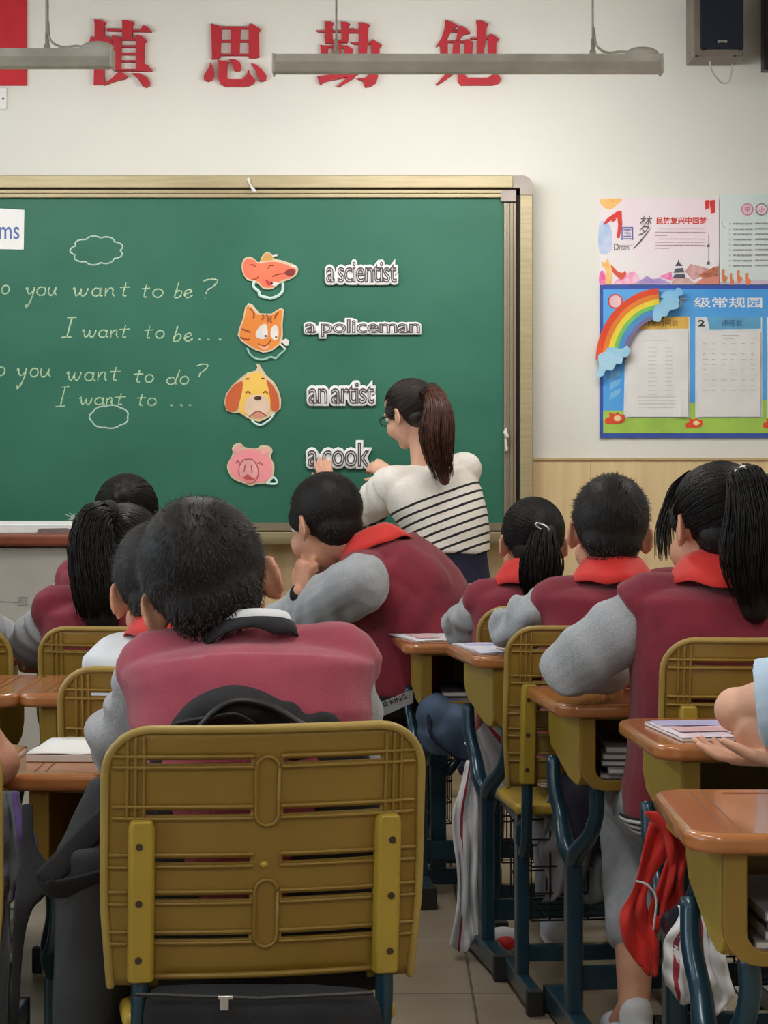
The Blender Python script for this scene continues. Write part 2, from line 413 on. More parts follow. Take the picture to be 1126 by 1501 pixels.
# bottom rail and chalk tray
build(MB().box(((xl + xi1) / 2, iy + .02, (Z_(766) + Z_(778)) / 2), (xi1 - xl, .04, Z_(766) - Z_(778))), 'rail_bottom', M_frame2, bb, bevel=.002, world=True)
tr = MB().prism([(fy - .035, Z_(782)), (YW, Z_(780)), (YW, Z_(797)), (fy - .035, Z_(797)), (fy - .045, Z_(790)), (fy - .045, Z_(779)), (fy - .035, Z_(779))], xl, xr, 'yz')
build(tr, 'chalk_tray', M_frame, bb, bevel=.002, world=True)
# latch
l = MB().box((X_(741), iy - .004, Z_(645)), (.010, .012, .09)).tube([(X_(740), iy - .012, Z_(634)), (X_(743), iy - .014, Z_(640))], .008).tube([(X_(742), iy - .012, Z_(656)), (X_(742), iy - .012, Z_(660))], .006)
build(l, 'latch', M_metalw, bb, bevel=.002, world=True)
# scrap of tape on the frame top
tp = MB().tube([P(363, 262, fy - .006), P(367, 271, fy - .012), P(373, 281, fy - .006)], [.009, .004, .010], sub=4, flat=(1, .15), n=6)
build(tp, 'tape_scrap', M_white, bb, smooth=True, world=True)

# ---- chalk handwriting: each glyph is a set of strokes in an x-height box
def arc(cx, cy, rx, ry, a0, a1, n=14): return [(cx + rx * math.cos(R(a0 + (a1 - a0) * i / n)), cy + ry * math.sin(R(a0 + (a1 - a0) * i / n))) for i in range(n + 1)]
G = {
 'o': (.8, [arc(.4, .5, .36, .48, 80, 440)]),
 'a': (.95, [arc(.42, .48, .36, .46, 40, 400), [(.82, .98), (.74, .4), (.86, .05), (.98, .12)]]),
 'n': (.9, [[(.08, .95), (.12, .0)], [(.12, .45), (.4, .92), (.66, .85), (.68, .3), (.84, .02)]]),
 'u': (.95, [[(.1, .95), (.08, .4), (.25, .03), (.55, .2), (.72, .95)], [(.74, .95), (.72, .3), (.9, .04)]]),
 'w': (1.45, [[(.0, .8), (.15, .98), (.22, .4), (.38, .05), (.62, .4), (.72, .9)], [(.72, .9), (.74, .3), (.95, .03), (1.2, .4), (1.28, .95)]]),
 't': (.75, [[(.42, 1.55), (.3, .4), (.36, .05), (.55, .08)], [(.0, 1.0), (.75, 1.06)]]),
 'y': (.95, [[(.0, .7), (.14, .95), (.18, .45), (.4, .2), (.66, .5), (.76, .98)], [(.76, .98), (.62, -.2), (.34, -1.15), (.16, -1.25), (.2, -.95)]]),
 'b': (.85, [[(.34, 1.75), (.1, .3), (.08, .02)], [(.1, .4), (.4, .85), (.72, .7), (.64, .2), (.3, .0), (.08, .1)]]),
 'e': (.85, [[(.1, .42), (.5, .58), (.72, .78), (.5, .98), (.2, .8), (.1, .4), (.3, .04), (.62, .1), (.85, .34)]]),
 'd': (.95, [arc(.38, .42, .34, .42, 40, 400), [(.98, 1.8), (.76, .5), (.74, .05), (.9, .08)]]),
 'I': (.9, [[(.28, 1.8), (.95, 1.85)], [(.62, 1.82), (.42, .05)], [(.05, .0), (.8, .03)]]),
 '?': (.9, [[(.0, 1.75), (.5, 1.95), (.98, 1.8), (.7, 1.2), (.38, .9), (.3, .5)], [(.24, .05), (.3, .0)]]),
 '.': (.4, [[(.12, .05), (.2, .02)]]),
}
def chalk(items, mname, m, th=.0026):
    mb = MB()
    for ch, x0, x1, yb, xh in items:
        wd, strokes = G[ch]; sx = (x1 - x0) / wd; ln = lambda x, y: P(x0 + x * sx + y * xh * .12, yb - y * xh, YS)
        for st in strokes:
            pts = [ln(*p) for p in st]
            if len(pts) == 2 and ch == '.': mb.tube([p + Vector((0, -.001, 0)) for p in pts], .0042, n=5, flat=(1, 1)); continue
            if len(pts) > 2: pts = [Vector(q) for q in catmull([tuple(p) for p in pts], max(len(pts) * 3, 8))]
            k = len(pts); rr = [th * (1 + .35 * math.sin(i * 1.7 + x0)) for i in range(k)]
            mb.tube([p + Vector((0, -.0005, 0)) for p in pts], rr, n=4, up=(0, -1, 0), flat=(.35, 1), cap='flat')
    o = build(mb, mname, m, bb, world=True)
    return o
s_ = 3.412
def W(word, xs, base, xh=13, oy=390):
    return [(c, a / s_, b / s_, oy + base / s_, xh) for c, (a, b) in zip(word, xs)]
chalk(W('o', [(4, 45)], 140), 'chalk_word', M_chalk)
chalk(W('you', [(125, 180), (180, 228), (236, 286)], 148), 'chalk_word', M_chalk)
chalk(W('want', [(360, 445), (455, 510), (520, 575), (595, 645)], 152), 'chalk_word', M_chalk)
chalk(W('to', [(703, 745), (760, 815)], 158, 13), 'chalk_word', M_chalk)
chalk(W('be', [(868, 912), (915, 962)], 160), 'chalk_word', M_chalk)
chalk(W('?', [(1005, 1072)], 165, 15), 'chalk_word', M_chalk)
chalk(W('I', [(305, 368)], 357, 16), 'chalk_word', M_chalk)
chalk(W('want', [(408, 485), (490, 540), (548, 592), (592, 645)], 358, 12), 'chalk_word', M_chalk)
chalk(W('to', [(718, 762), (775, 820)], 362, 12), 'chalk_word', M_chalk)
chalk(W('be', [(862, 908), (915, 962)], 378, 13), 'chalk_word', M_chalk)
chalk(W('...', [(990, 1012), (1034, 1056), (1092, 1114)], 370), 'chalk_word', M_chalk)
chalk(W('o', [(-20, 24)], 548), 'chalk_word', M_chalk)
chalk(W('you', [(80, 140), (148, 190), (196, 256)], 555), 'chalk_word', M_chalk)
chalk(W('want', [(330, 410), (418, 475), (482, 535), (545, 598)], 574), 'chalk_word', M_chalk)
chalk(W('to', [(665, 712), (722, 766)], 583, 12), 'chalk_word', M_chalk)
chalk(W('do', [(830, 890), (898, 942)], 592, 12), 'chalk_word', M_chalk)
chalk(W('?', [(976, 1026)], 577, 13), 'chalk_word', M_chalk)
chalk(W('I', [(275, 332)], 702, 15.5), 'chalk_word', M_chalk)
chalk(W('want', [(394, 465), (470, 522), (528, 565), (570, 625)], 694, 11), 'chalk_word', M_chalk)
chalk(W('to', [(680, 725), (735, 780)], 698, 11), 'chalk_word', M_chalk)
chalk(W('...', [(850, 872), (898, 920), (942, 962)], 698, 10), 'chalk_word', M_chalk)
def cloud(cx, cy, rx, ry, n, amp, name):
    pts = []
    for i in range(n * 8 + 1):
        a = 2 * PI * i / (n * 8); k = 1 + amp * abs(math.sin(a * n / 2)) + .04 * math.sin(a * 2 + 1)
        pts.append(P(cx + rx * k * math.cos(a), cy - ry * k * math.sin(a), YS - .0005))
    build(MB().tube(pts, .0028, n=4, up=(0, -1, 0), flat=(.35, 1), cap='flat'), name, M_chalkw, bb, world=True)
cloud(142, 367, 33, 19, 9, .16, 'chalk_cloud'); cloud(160, 611, 26, 16.5, 7, .08, 'chalk_cloud')
mb = MB()
for k in range(9):
    a = R(20 + k * 17); p = P(107, 762, YS - .0005); q = p + Vector((math.cos(a) * (.02 + .02 * random.random()), 0, .01 + .03 * random.random() * math.sin(a)))
    mb.tube([p + Vector((.01 * (k - 4) * .5, 0, 0)), q], .0014, n=4, cap='flat')
build(mb, 'chalk_scribble', M_chalkw, bb, world=True)
mb = MB()
mb.tube([P(640, 784, fy - .02), P(652, 784, fy - .02)], .006); build(mb, 'chalk_stick', M_chalkw, bb, smooth=True, world=True)

# ---- white card with blue letters, top left of the board
cd = thing('word_card', 'white rectangular card with blue letters "ms" at the left edge of the board', 'card', P(10, 366, YS), None)
build(MB().prism([(X_(-70), Z_(364)), (X_(35), Z_(366)), (X_(36), Z_(308)), (X_(-70), Z_(302))], YS - .006, YS - .001, 'xz'), 'card', M_white, cd, world=True)
txt('ms', mat('blue_print', (84, 116, 176), .6), X_(-1), X_(29), Z_(351), Z_(333), YS - .0075, 'lettering', cd, offset=.006)

# ---- word cards with hollow letters
def wordcard(body, x0, x1, ytop, ybase, ydesc, label, space=1.0):
    yy = YS - .012
    c = thing('word_card', label, 'card', P((x0 + x1) / 2, ybase, YS - .012), 'die cut vocabulary word cards on the board')
    bx_ = (X_(x0), X_(x1), Z_(ydesc), Z_(ytop))
    fat_txt(body, M_white, bx_, yy, .115, .008, 'solid', 'backing', c, space)
    mb = MB().box(((X_(x0 + 2) + X_(x1 - 2)) / 2, YS - .010, Z_((ybase + ytop) / 2 + 4)), (X_(x1 - 2) - X_(x0 + 2), .006, .030)); build(mb, 'spine', M_white, c, world=True)
    txt(body, mat('letter_fill', (222, 216, 220), .6), *bx_, yy - .0046, 'letter_fill', c, space=space, sw=.75)
    fat_txt(body, mat('outline_print', (84, 74, 78), .6), bx_, yy - .0052, .024, .0008, 'line', 'lettering', c, space)
wordcard('a scientist', 479, 581, 385, 414, 414, 'white cut-out word card reading a scientist in hollow letters', .92)
wordcard('a policeman', 448, 615, 469, 490, 494, 'long white cut-out word card reading a policeman in wide hollow letters', .95)
wordcard('an artist', 453, 548, 562, 591, 591, 'white cut-out word card reading an artist, just left of the teacher', .92)
wordcard('a cook', 452, 541, 650, 683, 683, 'white cut-out word card reading a cook, held between the teacher\'s hands', .95)

# ------------------------------------------------------------------ animal face cut-outs
def smooth_poly(pts, n=None):
    q = list(pts) + [pts[0]]; L_ = len(pts); ext = [pts[-1]] + q + [pts[1]]
    out = []
    for i in range(L_):
        a, b, c, d = [np.array(ext[i + k], float) for k in range(4)]
        for t in np.linspace(0, 1, 5)[:-1]:
            out.append(tuple(.5 * (2 * b + (c - a) * t + (2 * a - 5 * b + 4 * c - d) * t * t + (3 * b - a - 3 * c + d) * t ** 3)))
    return out
class Face:
    def __init__(s, label, ox, oy, k, y0=None):
        s.ox, s.oy, s.k = ox, oy, k
        s.y = (y0 or YS) - .004
        s.o = thing('animal_face_card', label, 'cut-out', P(ox + 60, oy + 100, YS), 'cartoon animal face cut-outs on the board')
    def T(s, p): return (X_(s.ox + p[0] / s.k), Z_(s.oy + p[1] / s.k))
    def poly(s, name, pts, m, lvl, sm=True, th=.0012):
        q = [s.T(p) for p in (smooth_poly(pts) if sm else pts)]
        y = s.y - .006 - lvl * .0012
        return build(MB().prism(q, y, y + th if lvl else s.y + .003, 'xz'), name, m, s.o, world=True)
    def line(s, name, pts, m, lvl=3, w_=.0016, closed=False):
        q = [s.T(p) for p in pts]; y = s.y - .006 - lvl * .0012
        if len(q) > 2: q = [tuple(v) for v in catmull(q, len(q) * 4)]
        return build(MB().tube([(a, y, b) for a, b in q], w_, n=4, up=(0, -1, 0), flat=(.4, 1)), name, m, s.o, world=True)
K1 = 8.833
edge = mat('card_edge', (222, 200, 168), .7); och = mat('orange_print', (226, 138, 52), .6, rgb2=(222, 126, 44)); brn = mat('brown_line', (150, 70, 30), .6)
coral = mat('coral_print', (238, 122, 88), .6, rgb2=(232, 110, 78)); wh = mat('white_print', (236, 228, 222), .6)
f = Face('orange mouse face cut-out with a long snout and brown nose, topmost on the board', 330, 360, K1)
f.poly('backing', [(300, 145), (370, 165), (440, 220), (480, 140), (540, 85), (600, 110), (640, 170), (760, 200), (930, 270), (935, 360), (860, 430), (760, 470), (690, 510), (600, 565), (500, 560), (430, 500), (350, 465), (290, 445), (235, 370), (215, 270), (240, 180)], edge, 0)
f.poly('face', [(300, 170), (380, 190), (440, 235), (560, 215), (700, 220), (900, 300), (910, 360), (840, 420), (730, 450), (680, 500), (590, 545), (500, 535), (430, 470), (340, 445), (260, 390), (235, 290), (250, 210)], coral, 1)
f.poly('hair_tuft', [(470, 205), (500, 140), (545, 100), (600, 130), (630, 180), (560, 195)], mat('tan_print', (214, 160, 86), .6), 1)
f.poly('nose', [(770, 350), (830, 310), (900, 315), (905, 360), (870, 400), (810, 390)], mat('dark_red_print', (138, 42, 40), .6), 2)
f.poly('mouth', [(525, 450), (610, 480), (620, 500), (560, 520)], mat('red_print', (206, 62, 56), .6), 2)
f.poly('teeth', [(600, 480), (700, 485), (680, 515), (640, 525), (605, 510)], wh, 2)
f.line('mouth_line', [(615, 405), (680, 375), (760, 365)], brn); f.line('eye_line', [(560, 300), (580, 262), (625, 262)], brn); f.line('ear_line', [(320, 255), (370, 250), (400, 280)], brn); f.line('cheek_line', [(365, 440), (410, 430), (435, 400)], brn)
f.line('whisker', [(615, 140), (675, 130)], wh, 1, .003); f.line('whisker', [(860, 270), (925, 285)], wh, 1, .004)
f.line('bib_loop', [(385, 460), (370, 530), (440, 600), (450, 650), (540, 675), (600, 685), (690, 650), (745, 590), (750, 490)], mat('white_wire', (206, 236, 226), .5), 0, .0055)
f = Face('orange tabby cat face cut-out with big white eyes, below the mouse', 330, 360, K1)
f.poly('backing', [(310, 745), (360, 765), (450, 880), (600, 885), (720, 810), (765, 830), (745, 1020), (750, 1150), (740, 1260), (600, 1370), (500, 1390), (380, 1350), (210, 1240), (165, 1160), (190, 1060), (235, 940), (260, 800)], edge, 0, sm=False)
f.poly('face', [(300, 775), (370, 850), (420, 900), (600, 905), (715, 830), (745, 850), (725, 1020), (730, 1150), (700, 1270), (600, 1345), (500, 1370), (390, 1330), (230, 1230), (190, 1150), (210, 1060), (250, 950), (280, 800)], och, 1, sm=False)
f.poly('eye', [(400, 1180), (420, 1090), (480, 1025), (540, 1030), (555, 1130), (545, 1190), (480, 1215)], wh, 2); f.poly('eye', [(590, 1130), (610, 1060), (650, 1035), (690, 1070), (690, 1190), (650, 1230), (600, 1190)], wh, 2)
f.poly('pupil', [(510, 1165), (540, 1160), (540, 1185), (515, 1185)], M_ink, 3); f.poly('pupil', [(650, 1180), (675, 1178), (672, 1200), (652, 1200)], M_ink, 3)
st = mat('dark_orange_print', (178, 88, 30), .6)
for a in ([(220, 1080), (280, 1100), (330, 1120)], [(200, 1190), (260, 1210), (320, 1215)], [(490, 900), (500, 930), (480, 960)], [(540, 900), (560, 940), (555, 990)], [(600, 915), (590, 960), (600, 1000)], [(330, 810), (375, 880), (370, 940)], [(690, 870), (650, 920), (640, 950)]):
    f.line('stripe', a, st, 2, .0035)
f.poly('mouth', [(430, 1290), (520, 1310), (570, 1280), (560, 1330), (500, 1350)], mat('peach_print', (246, 176, 142), .6), 2); f.line('mouth_line', [(430, 1270), (500, 1300), (560, 1270), (590, 1230)], brn)
f.poly('whisker', [(720, 1240), (790, 1205), (830, 1230), (825, 1290), (790, 1300)], wh, 1, sm=False); f.poly('whisker', [(705, 1280), (730, 1275), (790, 1330), (775, 1345)], wh, 1, sm=False)
f.line('bib_loop', [(290, 1330), (320, 1400), (390, 1460), (500, 1475), (590, 1445), (660, 1460), (710, 1410), (780, 1350)], mat('pale_green_wire', (150, 200, 182), .5), 0, .0035)
K2 = 7.9
f = Face('yellow dog face cut-out with long brown ears and pale muzzle', 320, 530, K2)
f.poly('backing', [(440, 25), (480, 35), (510, 90), (560, 160), (640, 230), (700, 330), (730, 440), (725, 540), (660, 600), (560, 660), (480, 695), (400, 680), (320, 640), (240, 590), (180, 600), (100, 570), (70, 480), (90, 380), (160, 280), (260, 190), (340, 130), (430, 110), (455, 70)], edge, 0, sm=False)
f.poly('face', [(420, 130), (500, 130), (550, 210), (590, 330), (610, 480), (600, 580), (480, 670), (380, 640), (260, 590), (240, 540), (270, 380), (290, 230), (340, 160)], mat('yellow_print', (240, 196, 92), .6, rgb2=(236, 186, 80)), 1)
br = mat('ear_print', (202, 96, 44), .6, rgb2=(192, 86, 38))
f.poly('ear', [(240, 240), (285, 240), (275, 360), (240, 500), (220, 560), (160, 585), (100, 550), (85, 470), (110, 380), (170, 290)], br, 2); f.poly('ear', [(560, 210), (620, 260), (680, 360), (705, 460), (700, 550), (650, 580), (610, 530), (605, 440), (580, 300)], br, 2)
f.poly('muzzle', [(450, 385), (540, 400), (590, 470), (600, 560), (540, 630), (470, 660), (390, 640), (315, 580), (315, 480), (360, 410)], mat('muzzle_print', (232, 202, 178), .6), 2)
f.poly('nose', [(415, 420), (455, 400), (500, 410), (495, 440), (455, 452), (425, 440)], mat('dark_brown_print', (76, 46, 22), .6), 3)
f.poly('mouth', [(400, 620), (460, 580), (530, 620), (500, 645), (430, 645)], mat('pink_print', (216, 142, 122), .6), 3); f.line('mouth_line', [(360, 640), (410, 600), (460, 575), (520, 600), (560, 630)], brn, 4)
for a in ([(320, 370), (345, 345), (375, 370)], [(520, 365), (550, 345), (575, 370)], [(325, 198), (360, 198)], [(500, 195), (535, 195)]): f.line('eye_line', a, brn, 3, .0022)
f.line('bib_loop', [(390, 680), (440, 720), (500, 735), (560, 700), (600, 670), (650, 605)], mat('white_wire', (206, 236, 226), .5), 0, .004)
pk = mat('pig_pink', (242, 152, 156), .6, rgb2=(238, 142, 148)); pl = mat('light_pig_pink', (246, 172, 172), .6); dr = mat('dark_pink_line', (176, 84, 96), .6)
f = Face('pink smiling pig face cut-out, lowest of the animal faces', 320, 530, K2)
f.poly('backing', [(160, 1010), (190, 960), (260, 945), (310, 990), (440, 1005), (500, 970), (590, 980), (630, 1030), (610, 1110), (650, 1200), (640, 1320), (580, 1400), (440, 1420), (380, 1440), (300, 1410), (180, 1360), (120, 1280), (105, 1200), (150, 1110), (170, 1050)], edge, 0)
f.poly('face', [(190, 1090), (300, 1020), (440, 1020), (560, 1070), (620, 1160), (620, 1300), (560, 1380), (430, 1400), (360, 1415), (290, 1385), (180, 1330), (130, 1240), (135, 1160)], pk, 1)
f.poly('ear', [(185, 1010), (230, 985), (275, 965), (250, 1050), (215, 1070), (190, 1040)], pl, 2); f.poly('ear', [(500, 1000), (560, 1015), (590, 1050), (540, 1080), (505, 1085), (495, 1040)], pl, 2)
f.poly('snout', [(350, 1130), (410, 1150), (455, 1230), (460, 1310), (400, 1350), (310, 1340), (245, 1300), (250, 1210), (290, 1150)], pl, 2)
f.line('snout_line', [(245, 1310), (245, 1220), (290, 1145), (350, 1130), (410, 1145), (460, 1230), (462, 1320), (430, 1380)], dr); f.line('nostril', [(315, 1195), (300, 1280)], dr, 3, .002); f.line('nostril', [(385, 1200), (395, 1285)], dr, 3, .002)
f.line('eye_line', [(205, 1175), (230, 1150), (260, 1180)], dr); f.line('eye_line', [(455, 1180), (490, 1165), (515, 1200)], dr); f.poly('mouth', [(295, 1345), (340, 1305), (400, 1345), (430, 1360), (360, 1362)], mat('pig_mouth', (206, 84, 86), .6), 3); f.poly('lip', [(300, 1365), (360, 1372), (430, 1368), (410, 1400), (340, 1405)], mat('pig_lip', (238, 142, 132), .6), 3)
f.line('bib_loop', [(580, 1400), (640, 1340), (680, 1385), (660, 1415), (560, 1410)], mat('white_wire', (206, 236, 226), .5), 0, .004)

# ------------------------------------------------------------------ big red characters on the wall
def chars(name, label, ox, oy, polys):
    o = thing(name, label, 'lettering', P(ox + 60, oy + 105, YW - .01), 'large red slogan characters above the board')
    mb = MB(); k = 9.383
    for i, p in enumerate(polys):
        yy = YW - .026 - i * .0001
        mb.prism([(X_(ox + a / k, YW - .026), Z_(oy + b / k, YW - .026)) for a, b in p], yy, YW - .002, 'xz')
    build(mb, 'strokes', M_red, o, world=True)
def hl(x0, x1, y, t=10): return [(x0, y - t), (x1, y - t), (x1, y + t), (x0, y + t)]
chars('wall_character', 'big red wall character 慎, leftmost, half behind the left lamp', 120, 20, [
 [(165, 75), (240, 80), (330, 115), (310, 150), (305, 960), (290, 970), (160, 975), (165, 780), (175, 150)],
 [(125, 300), (165, 345), (270, 370), (270, 400), (100, 385)], [(310, 300), (400, 340), (440, 480), (420, 470), (340, 450), (300, 400)],
 [(345, 200), (560, 212), (800, 222), (845, 150), (900, 175), (960, 245), (950, 252), (800, 245), (345, 235)],
 [(550, 85), (610, 90), (720, 115), (695, 160), (690, 350), (550, 350), (555, 150)],
 [(410, 295), (530, 330), (545, 350), (530, 780), (450, 780), (430, 480), (420, 360)], hl(530, 750, 350),
 [(740, 300), (760, 290), (830, 310), (895, 365), (860, 400), (855, 760), (740, 760)],
 [(430, 755), (740, 760), (850, 685), (910, 710), (970, 775), (950, 790), (430, 780)], hl(540, 745, 450), hl(540, 745, 552), hl(540, 745, 652),
 [(520, 785), (630, 860), (600, 890), (500, 910), (300, 980), (290, 960), (400, 900), (470, 830)],
 [(680, 815), (800, 820), (900, 880), (935, 930), (925, 990), (880, 1010), (830, 985), (760, 880)]])
chars('wall_character', 'big red wall character 思, second from left, not covered by any lamp', 290, 20, [
 [(180, 130), (300, 170), (330, 190), (310, 590), (290, 615), (190, 620), (195, 580)], hl(320, 720, 192, 12), [(455, 190), (590, 190), (570, 570), (450, 570)],
 [(700, 150), (740, 130), (870, 215), (840, 250), (845, 590), (790, 608), (700, 605)], hl(310, 710, 375), hl(310, 710, 562),
 [(175, 660), (215, 740), (225, 840), (200, 900), (140, 930), (85, 905), (80, 860), (110, 800), (160, 720)],
 [(265, 630), (430, 665), (405, 700), (400, 870), (430, 900), (620, 900), (680, 820), (690, 770), (705, 770), (710, 820), (790, 905), (770, 950), (700, 990), (640, 1000), (380, 1000), (310, 960), (280, 900), (285, 700)],
 [(430, 620), (520, 630), (580, 670), (600, 730), (580, 780), (540, 795), (500, 780), (480, 710)],
 [(730, 680), (800, 700), (880, 760), (945, 850), (935, 905), (880, 930), (840, 915), (820, 860), (790, 760)]])
chars('wall_character', 'big red wall character 勤, third from left, crossed by the long lamp near its left end', 455, 20, [
 [(200, 105), (280, 105), (325, 125), (305, 160), (310, 350), (335, 370), (330, 405), (205, 405)], [(415, 110), (500, 112), (548, 140), (525, 170), (525, 350), (510, 395), (430, 400), (425, 200)],
 [(80, 225), (110, 233), (430, 233), (430, 250), (110, 252)], [(525, 235), (590, 195), (640, 230), (670, 240), (670, 260), (525, 262)], hl(250, 440, 378, 12),
 [(660, 120), (740, 125), (820, 150), (800, 180), (780, 560), (740, 700), (600, 880), (400, 1000), (360, 1000), (480, 900), (600, 780), (660, 600), (670, 200)],
 [(555, 393), (600, 400), (840, 400), (840, 418), (600, 418)],
 [(830, 380), (860, 348), (985, 430), (955, 470), (930, 860), (900, 950), (820, 1000), (755, 1010), (720, 920), (650, 895), (760, 880), (810, 830), (840, 560)],
 [(135, 425), (245, 450), (245, 600), (150, 600)], [(310, 400), (430, 400), (410, 850), (300, 850)], [(460, 450), (500, 430), (590, 490), (570, 600), (475, 600)], hl(240, 480, 455), hl(150, 570, 600, 12), hl(150, 560, 710, 10),
 [(95, 860), (350, 830), (660, 830), (600, 850), (400, 890), (200, 930), (130, 975)]])
chars('wall_character', 'big red wall character 勉, rightmost, crossed by the long lamp near its middle', 630, 20, [
 [(215, 90), (300, 110), (385, 155), (340, 200), (300, 240), (240, 340), (150, 420), (85, 455), (160, 340), (205, 200)],
 [(385, 180), (430, 165), (500, 200), (560, 265), (460, 290), (400, 360), (360, 380), (385, 240)], hl(270, 390, 240), hl(240, 560, 383),
 [(140, 360), (250, 370), (250, 620), (150, 620)], [(330, 380), (420, 380), (410, 640), (300, 640)], [(480, 370), (520, 345), (600, 395), (580, 620), (470, 620)], hl(150, 580, 615, 12),
 [(330, 630), (420, 630), (380, 760), (300, 850), (100, 980), (85, 970), (200, 850), (280, 760)],
 [(385, 700), (490, 700), (490, 850), (520, 880), (800, 880), (860, 840), (910, 830), (940, 840), (985, 890), (960, 950), (870, 980), (430, 980), (390, 930)],
 [(640, 95), (720, 98), (810, 140), (785, 180), (770, 400), (740, 560), (680, 700), (560, 800), (540, 790), (620, 680), (650, 540), (655, 200)], hl(560, 830, 335),
 [(800, 310), (850, 275), (955, 345), (920, 390), (915, 560), (900, 700), (840, 760), (790, 700), (740, 670), (800, 650), (805, 400)]])
tag(build(MB().box((X_(-60, YW), YW - .008, Z_(40, YW)), (X_(40, YW) - X_(-160, YW), .012, Z_(-46, YW) - Z_(126, YW))), 'red_banner', M_flag, bevel=.002), 'plain red rectangular banner on the wall at the top left corner', 'banner')
sw = tag(build(MB().box((X_(4, YW), YW - .006, Z_(145, YW)), (.035, .012, .085)), 'wall_socket', M_white, bevel=.004), 'small white wall plate below the red banner', 'wall plate')
build(MB().ell((X_(5.5, YW), YW - .013, Z_(145, YW)), (.004, .003, .004)), 'hole', M_black, sw, world=True)

# ------------------------------------------------------------------ hanging lamps
def lamp(i, label):
    x0, x1 = LAMPS[i]; Y = (7.35, 7.25)[i]; zt = P(0, 81, 7.35).z; zb = P(0, 108, 7.35).z; zm = P(0, 93, 7.35).z
    t = thing('hanging_lamp', label, 'lamp', ((x0 + x1) / 2, Y, zt), 'linear lamps hanging in front of the board')
    # hood: closed towards the class, open towards the wall
    pr = [(Y - .034, zm), (Y - .028, zt), (Y + .03, zt), (Y + .07, zt - .012), (Y + .07, zt - .016), (Y + .03, zt - .006), (Y - .022, zt - .006), (Y - .028, zm), (Y - .036, zb + .003), (Y - .030, zb + .003), (Y + .0, zb), (Y + .0, zb - .003), (Y - .042, zb)]
    build(MB().prism(pr, x0, x1, 'yz'), 'hood', M_metalw, t, world=True)
    build(MB().prism([(Y - .0425, zb + .001), (Y - .0355, zm - .001), (Y - .0365, zm - .001), (Y - .0435, zb + .001)], x0 + .004, x1 - .004, 'yz'), 'diffuser_strip', M_lampg, t, world=True)
    for x in (x0 - .004, x1 + .004):
        build(MB().box((x, Y + .005, (zt + zb) / 2), (.008, .09, zt - zb + .004)), 'end_cap', M_metalw, t, bevel=.003, world=True)
    build(MB().tube([(x0 + .05, Y + .03, zt - .02), (x1 - .05, Y + .03, zt - .02)], .012, n=10), 'tube', M_tube, t, smooth=True, world=True)
    rods = ((869, 870), (493, 492)) if i == 0 else ((69, 69), (-330, -330))
    for k, (pa, pb) in enumerate(rods):
        xr_ = P(pa, 0, Y).x
        rd = MB().tube([(xr_, Y, zt + .02), (xr_, Y, ZC)], .0035 if i == 0 else .006, n=6)
        ro = build(rd, 'rod', M_metalw, t, smooth=True, world=True)
        build(MB().box((xr_, Y, zt + .008), (.02, .02, .016)).tube([(xr_, Y, zt + .018), (xr_, Y, zt + .05)], .007, n=8), 'clamp', M_lampg, ro, smooth=False, world=True)
    xc = P(869 if i == 0 else 69, 0, Y).x
    build(MB().tube([(xc + .004, Y, zt + .09), (xc + .012, Y - .01, zt + .03), (xc + .05, Y, zt + .008), (xc + .09, Y, zt + .012), (xc + .12, Y, zt + .01)], .004, sub=4, n=6), 'cable', M_metalw, t, smooth=True, world=True)
    build(MB().ell((xc + .165, Y, zt + .006), (.055, .03, .022)), 'ballast_cover', M_metalw, t, smooth=True, world=True)
lamp(0, 'long pale linear lamp hanging in front of the two right-hand red characters')
lamp(1, 'pale linear lamp at the top left, hanging in front of the banner')
for k, (x, y) in enumerate(CEIL):
    t = thing('ceiling_lamp', 'white tube lamp under the ceiling, %s from the front, %s' % (('third', 'second', 'first')[k % 3], ('window side', 'middle', 'door side')[k // 3]), 'lamp', (x, y, 2.75), 'ceiling lamps over the class')
    build(MB().box((x, y, 2.76), (.16, 1.25, .07), taper=.6), 'housing', M_metalw, t, bevel=.004, world=True)
    build(MB().tube([(x - .035, y - .57, 2.722), (x - .035, y + .57, 2.722)], .006), 'tube', M_tube, t, smooth=True, world=True)
    build(MB().tube([(x, y - .4, 2.79), (x, y - .4, ZC)], .006).tube([(x, y + .4, 2.79), (x, y + .4, ZC)], .006), 'rod', M_metalw, t, world=True)

# ------------------------------------------------------------------ speaker and wall box
ys = 8.28
sp = thing('speaker', 'dark blue-black wall speaker in a grey case with a small badge', 'speaker', P(1055, 82, ys))
x0, x1, z0 = P(1017, 0, ys).x, P(1090, 0, ys).x, P(0, 82, ys).z
build(MB().box(((x0 + x1) / 2, ys + .11, z0 + .16), (x1 - x0, .2, .32)), 'case', M_spk, sp, bevel=.004, world=True)
build(MB().box(((P(1027, 0, ys).x + x1) / 2, ys + .002, z0 + .175), (x1 - P(1027, 0, ys).x, .02, .30)), 'grille', M_cloth_sp, sp, bevel=.006, world=True)
for px_, py_ in ((1021, 82), (1030, 73), (1077, 82), (1085, 73)): build(MB().ell(P(px_, py_, ys - .003), (.006, .008, .004), n=8, m=6), 'foot', M_black, sp, smooth=True, world=True)
b = MB().prism([(P(a, 0, ys).x, P(0, c, ys).z) for a, c in ((1051, 59), (1056, 60), (1061, 60), (1066, 59), (1065, 64), (1060, 63), (1056, 63), (1052, 64))], ys - .0115, ys - .008, 'xz'); build(b, 'badge', M_silver, sp, world=True)
build(MB().box(((x0 + x1) / 2, ys + .24, z0 + .15), (.08, .09, .1)), 'bracket', M_black, sp, world=True)
